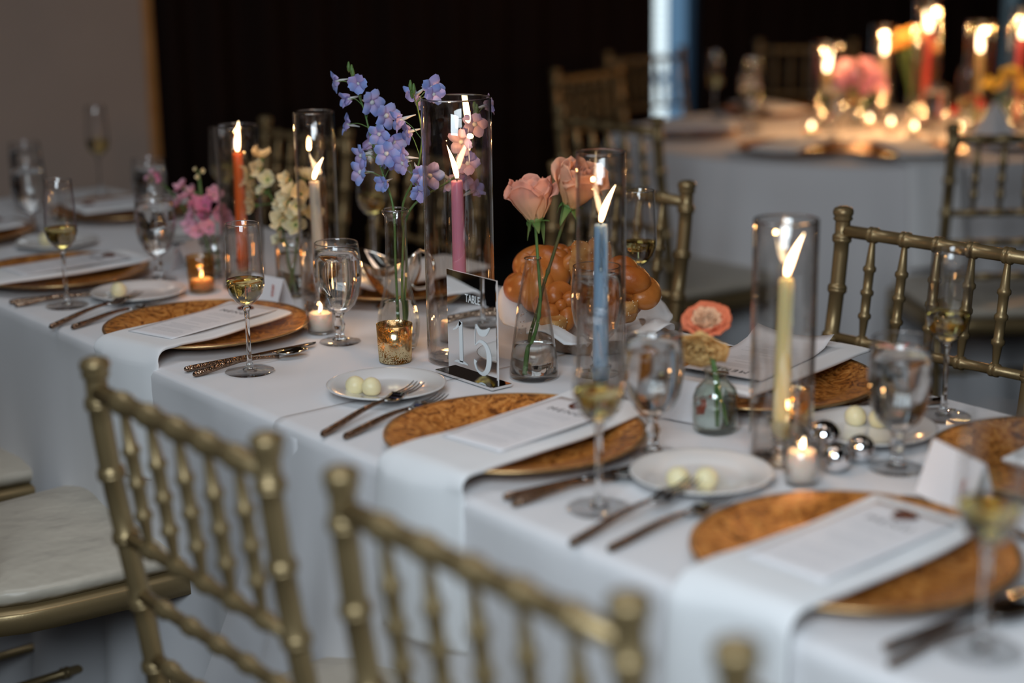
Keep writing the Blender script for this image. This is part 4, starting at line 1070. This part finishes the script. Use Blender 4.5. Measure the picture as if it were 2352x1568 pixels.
def knot_roll(loc, s, rot, label, m_=bread_m, seed=0):
    t = thing('braided_roll', loc, label, 'bread', 'braided challah rolls in the dish', rot=rot)
    for k in range(4):
        a = k * PI / 2 + .3
        pts = [Vector((math.cos(a + d) * r, math.sin(a + d) * r, z)) * s for d, r, z in ((-.9, .030, -.006), (-.3, .034, .008), (.35, .026, .020), (.9, .008, .026))]
        o = obj('strand', lump(pts, .0225 * s), m_, t); smooth(o, 1)
    bm = bmesh.new(); bmesh.ops.create_icosphere(bm, subdivisions=3, radius=.013 * s, matrix=Matrix.Translation((0, 0, .028 * s))); obj('knot_end', bm, m_, t)
    bm = bmesh.new(); bmesh.ops.create_icosphere(bm, subdivisions=3, radius=.030 * s, matrix=Matrix.Diagonal((1, 1, .5, 1))); obj('crumb', bm, m_, t)
    return t
knot_roll((-1.955, 1.632, zt0 + .090), 1.15, (.75, -.45, .3), 'plump braided roll at upper left, behind the conical vase')
knot_roll((-1.925, 1.655, zt0 + .122), .62, (.2, .1, 1.0), 'small roll on top of the bread pile')
knot_roll((-1.883, 1.605, zt0 + .062), .78, (1.1, .2, .9), 'braided roll low in the middle of the dish')
knot_roll((-1.792, 1.665, zt0 + .100), .95, (.6, .5, 2.0), 'braided roll at the right side of the dish behind the blue candle cylinder')
knot_roll((-1.835, 1.675, zt0 + .085), .95, (.8, .1, 2.6), 'braided roll behind the water goblet in the bread dish')
def slab_bread(loc, rot, w, h, th, label, seed):
    t = thing('seeded_flatbread', loc, label, 'bread', 'seeded flatbread pieces in the dish', rot=rot)
    bm = bmesh.new(); bmesh.ops.create_cube(bm, size=1); bmesh.ops.subdivide_edges(bm, edges=bm.edges, cuts=7, use_grid_fill=True)
    for v in bm.verts:
        c = v.co.copy(); c *= 2; l = max(abs(c.x), abs(c.y), abs(c.z)); n = c.normalized(); c = c * .55 + n * l * .6
        v.co = Vector((c.x * w * .5, c.y * th * .5, c.z * h * .5)); v.co += Vector((noise.noise(v.co * 60 + Vector((seed, 0, 0))) * .005, noise.noise(v.co * 45 + Vector((0, seed, 0))) * .006, noise.noise(v.co * 50) * .005))
    pts = [v.co.copy() for v in bm.verts]
    obj('slice', bm, bread_light, t)
    R = random.Random(seed); bm = bmesh.new()
    for k in range(40):
        p = R.choice(pts); bmesh.ops.create_icosphere(bm, subdivisions=1, radius=.0011, matrix=Matrix.Translation(p * 1.01))
    obj('seeds', bm, seed_m, t)['kind'] = 'stuff'
slab_bread((-1.868, 1.640, zt0 + .120), (.15, .1, .3), .036, .085, .016, 'left upright seeded flatbread behind the blue candle cylinder edge', 2)
slab_bread((-1.838, 1.655, zt0 + .125), (.1, -.1, .2), .034, .085, .016, 'right upright seeded flatbread beside the blue candle', 5)
slab_bread((-1.870, 1.578, zt0 + .046), (.4, 1.5, .1), .020, .055, .030, 'seeded flatbread piece lying low at the front of the dish', 8)
slab_bread((-1.768, 1.640, zt0 + .070), (.3, 1.1, -.2), .024, .06, .030, 'seeded flatbread piece poking out at the right of the dish', 9)

# ------------------------------------------------------------ silver sauce boat
sb = thing('sauce_boat', (-2.290, 1.575, z_at(-2.29)), 'polished silver sauce boat behind the bud vase', 'sauce boat', rz=.0)
def boat(inner):
    def f(u, v):
        a = 2 * PI * u; c, s = math.cos(a), math.sin(a)
        d = .0022 if inner else 0
        rimz = .074 + .034 * max(0, c) ** 2.0 + (.018 * max(0, -c) ** 3)  # lip towards +x, spout towards -x
        z = .014 + d + (rimz - .014 - d) * v
        wv = math.sin(min(1, .20 + v * .95) * PI / 2)
        rx = (.066 + (.030 * v * v if c < 0 else .008 * v)) * (wv if v > 0 else .2)
        ry = .036 * wv * (1 - .35 * abs(c) ** 3 * v)
        return (rx * c * 1.0 - d * c, ry * s - d * s, z)
    return f
bm = grid(boat(0), 64, 16, closed_u=True)
bm2 = bm
o = obj('boat_body', bm, silver, sb); solidify(o, .0016, 1)
obj('foot', lathe([(0, .0), (.030, 0), (.032, .002), (.024, .007), (.016, .012), (.018, .018), (0, .02)], 40), silver, sb, loc=(0, 0, 0))
bm = bmesh.new(); lathe([(0, .0135), (.5, .0135), (.5, .0155), (0, .0155)], 40, bm)
for v in bm.verts: v.co.x *= .040; v.co.y *= .026
obj('boat_floor', bm, silver, sb)
obj('handle', tube(crom([(.066, 0, .100), (.085, 0, .112), (.112, 0, .106), (.122, 0, .084), (.108, 0, .056), (.072, 0, .044), (.058, 0, .048)], 8), .0030, 10), silver, sb)

# ------------------------------------------------------------ the round table behind
RC = (-3.29, 4.03); RR = .745
def round_cloth():
    bm = bmesh.new(); n = 180; rings = []
    for k, (r, z) in enumerate([(0, TZ), (.4, TZ), (.97, TZ), (.995, TZ - .003), (1.0, TZ - .012)] + [(1.0 + .0, TZ - .012 - (TZ - .03) * q / 12) for q in range(1, 13)]):
        q = max(0, (TZ - .012 - z) / (TZ - .03))
        if r == 0: rings.append([bm.verts.new((0, 0, z))]); continue
        rings.append([bm.verts.new(((r * RR + q * (.075 + .045 * math.sin(a * 13) + .02 * math.sin(a * 29 + 1))) * math.cos(a), (r * RR + q * (.075 + .045 * math.sin(a * 13) + .02 * math.sin(a * 29 + 1))) * math.sin(a), z)) for a in [2 * PI * i / n for i in range(n)]])
    for A, B in zip(rings, rings[1:]):
        for i in range(n):
            j = (i + 1) % n
            if len(A) == 1: bm.faces.new((A[0], B[j], B[i]))
            else: bm.faces.new((A[i], A[j], B[j], B[i]))
    return bm
o = obj('tablecloth', round_cloth(), linen, loc=(RC[0], RC[1], 0)); solidify(o, .0012, -1); tag(o, 'white cloth on the blurred round table in the background', 'tablecloth')
ZR = TZ + .0012
GR = 'place settings of the round table'
for i, (x, y, l) in enumerate([(-3.62, 3.62, 'charger at the left side of the round table'), (-3.83, 4.22, 'charger at the back left of the round table'), (-3.12, 3.55, 'front charger of the round table, left one'), (-2.86, 3.72, 'front charger of the round table, right one'), (-2.75, 4.10, 'charger at the right side of the round table')]):
    dup(c0, (x, y, ZR), i, l, 'chargers on the round table')
    d = Vector((RC[0] - x, RC[1] - y)); a = math.atan2(d.y, d.x) - PI / 2
    def f(u, v, a_=a): return ((u - .5) * .14, (v - .55) * .32, .0265 + .003 * math.sin(PI * v) + .001 * math.sin(u * 9))
    o = obj('napkin', grid(f, 8, 12), napkin_m, loc=(x, y, ZR), rot=(0, 0, a)); solidify(o, .006)
    tag(o, ['white napkin on the left charger of the round table', 'white napkin on the back left charger of the round table', 'white napkin on the front left charger of the round table', 'white napkin on the front right charger of the round table', 'white napkin on the right side charger of the round table'][i], 'napkin', 'napkins on the round table')
for i, (x, y, l) in enumerate([(-3.53, 3.80, 'goblet at the left of the round table with a cool blue glint'), (-3.27, 3.88, 'goblet in front of the golden candle on the round table'), (-3.70, 3.98, 'goblet in front of the daylit gap'), (-3.02, 4.05, 'goblet in the middle right of the round table')]):
    dup(g0, (x, y, ZR), i, l, 'goblets on the round table')
for i, (x, y, l) in enumerate([(-3.60, 3.88, 'tall flute at the left of the round table'), (-3.12, 3.80, 'flute right of the front votive on the round table'), (-3.86, 3.98, 'flute against the daylit gap'), (-2.86, 3.98, 'flute at the right of the round table')]):
    dup(f0, (x, y, ZR), i, l, 'flutes on the round table')
BGC = [(-3.45, 4.060, .178, wax_yellow, 'golden yellow taper on the round table beside the pink flowers', .2),
       (-3.185, 4.22, .305, wax_red, 'tall coral taper in the middle of the round table', -.35),
       (-3.05, 4.30, .245, wax_yellow, 'ochre taper right of the tall coral candle', -.2),
       (-2.96, 4.38, .285, wax_red, 'coral taper at the right frame edge', .3),
       (-3.40, 4.28, .222, wax_cream, 'short cream taper between the yellow and coral ones on the round table', 0)]
for i, (x, y, top, m_, l, lx) in enumerate(BGC):
    cs = obj('candlestick', lathe([(0, 0), (.021, 0), (.0214, .003), (.015, .007), (.009, .012), (.0105, .018), (.013, .039), (.015, .045), (.0105, .045), (.0082, .041), (.0080, .019), (0, .019)], 24), glass, loc=(x, y, ZR + .006))
    tag(cs, l.replace('taper', 'candle') + ', its glass stick', 'candle holder', 'candlesticks on the round table')
    zb = ZR + .006 + .0195
    taper('bg', x, y, zb, TZ + top - zb, m_, lx, .1, .062, l, fw=.0085, group='tapers on the round table', r0=.0125, r1=.0105, lamp=2.6)
    hurricane(x, y, .043, top + .09, l.replace('taper', 'candle') + ', its glass cylinder', ZR)['group'] = 'cylinders on the round table'
def votive_bg(x, y, l):
    o = obj('votive_glass', lathe([(0, 0), (.022, 0), (.024, .05), (.0222, .05), (.0205, .006), (0, .005)], 32), gl_vase, loc=(x, y, ZR)); tag(o, 'glass of the ' + l, 'candle holder', 'votive glasses on the round table')
    t = thing('votive_candle', (x, y, ZR + .0055), l, 'candle', 'votive candles on the round table'); candle_parts(t, .022, 0, wax_white, 0, 0, .018, .006, taper=False, r0=.019, lamp=.5)
for x, y, l in [(-3.315, 3.84, 'votive flame at the front left of the round table'), (-3.32, 4.12, 'votive flame behind the goblet on the round table'), (-3.10, 4.06, 'votive flame in the middle of the round table'), (-2.98, 4.12, 'votive flame right of the middle of the round table'), (-3.22, 4.10, 'votive flame left of the coral candle foot'), (-2.82, 4.30, 'votive flame at the right of the round table')]: votive_bg(x, y, l)
def bouquet(x, y, z, r, m_, label, n, seed):
    t = thing('bouquet', (x, y, ZR), label, 'flowers', 'bouquets on the round table'); R = random.Random(seed)
    obj('vase', lathe([(0, 0), (.028, 0), (.032, .04), (.018, .075), (.018, .095), (.016, .095), (.016, .07), (.028, .04), (.025, .005), (0, .005)], 24), gl_vase, t)
    me = ruffle_mesh(r * .42, m_, seed)
    for k in range(n):
        a = R.uniform(0, 2 * PI); el = R.uniform(-.3, 1.3); p = Vector((math.cos(a) * math.cos(el) * r, math.sin(a) * math.cos(el) * r, z - TZ + math.sin(el) * r * .8))
        obj('stem', tube([(0, 0, .012), (p.x * .3, p.y * .3, p.z * .5), p], .0015, 5), stem_m, t)
        cm = bmesh.new(); bmesh.ops.create_icosphere(cm, subdivisions=1, radius=r * .12)
        bl = obj('blossom', cm, m_, t, loc=p, rot=Vector((p.x, p.y, .03)).to_track_quat('Z', 'Y').to_euler())
        for q in range(5): obj('petal', me, None, bl, rot=(0, -.4, q * 1.2566))
bouquet(-3.39, 4.14, TZ + .135, .066, stock_a, 'pink bouquet right of the golden candle on the round table', 14, 1)
orange_p = petal('orange_blossom', (.95, .42, .08), (.95, .52, .16), .3); red_p = petal('red_blossom', (.5, .03, .03), (.72, .06, .06), .3); yel_p = petal('yellow_blossom', (.9, .5, .1), (.9, .72, .16), .3)
bouquet(-3.31, 4.32, TZ + .245, .055, orange_p, 'tall orange bouquet behind the coral candle', 10, 2)
bouquet(-3.02, 4.22, TZ + .075, .040, red_p, 'low red blossoms at the foot of the ochre candle', 7, 3)
bouquet(-2.92, 4.26, TZ + .150, .050, yel_p, 'yellow bouquet at the right of the round table', 9, 4)
def cone_napkin(x, y, label):
    def f(u, v):
        a = 2 * PI * u; r = (.075 * (1 - v) + .004) * (1 + .12 * math.sin(5 * a))
        return (r * math.cos(a), r * math.sin(a), .002 + .125 * v)
    o = obj('napkin', grid(f, 50, 8, closed_u=True), napkin_m, loc=(x, y, ZR)); solidify(o, .003); tag(o, label, 'napkin')
cone_napkin(-2.81, 4.05, 'cream standing napkin fold at the right edge of the round table')
# napkins hanging off the round table
def hang_napkin(a, label):
    cx, cy_ = RC[0] + (RR + .012) * math.cos(a), RC[1] + (RR + .012) * math.sin(a)
    def f(u, v):
        s = (u - .5) * .15
        if v < .25: return (s, -.13 + .13 * (v / .25), .004 + .002 * math.sin(PI * v * 4))
        q = (v - .25) / .75
        return (s * (1 + .1 * q), .012 + .075 * q + .006 * math.sin(u * 9), .003 - .26 * q)
    o = obj('napkin', grid(f, 10, 24), napkin_m, loc=(cx, cy_, ZR + .003), rot=(0, 0, a - PI / 2)); solidify(o, .005); tag(o, label, 'napkin', 'napkins hanging off the round table')
hang_napkin(-2.15, 'white napkin hanging off the left front of the round table')
hang_napkin(-.62, 'white napkin hanging off the right front of the round table')
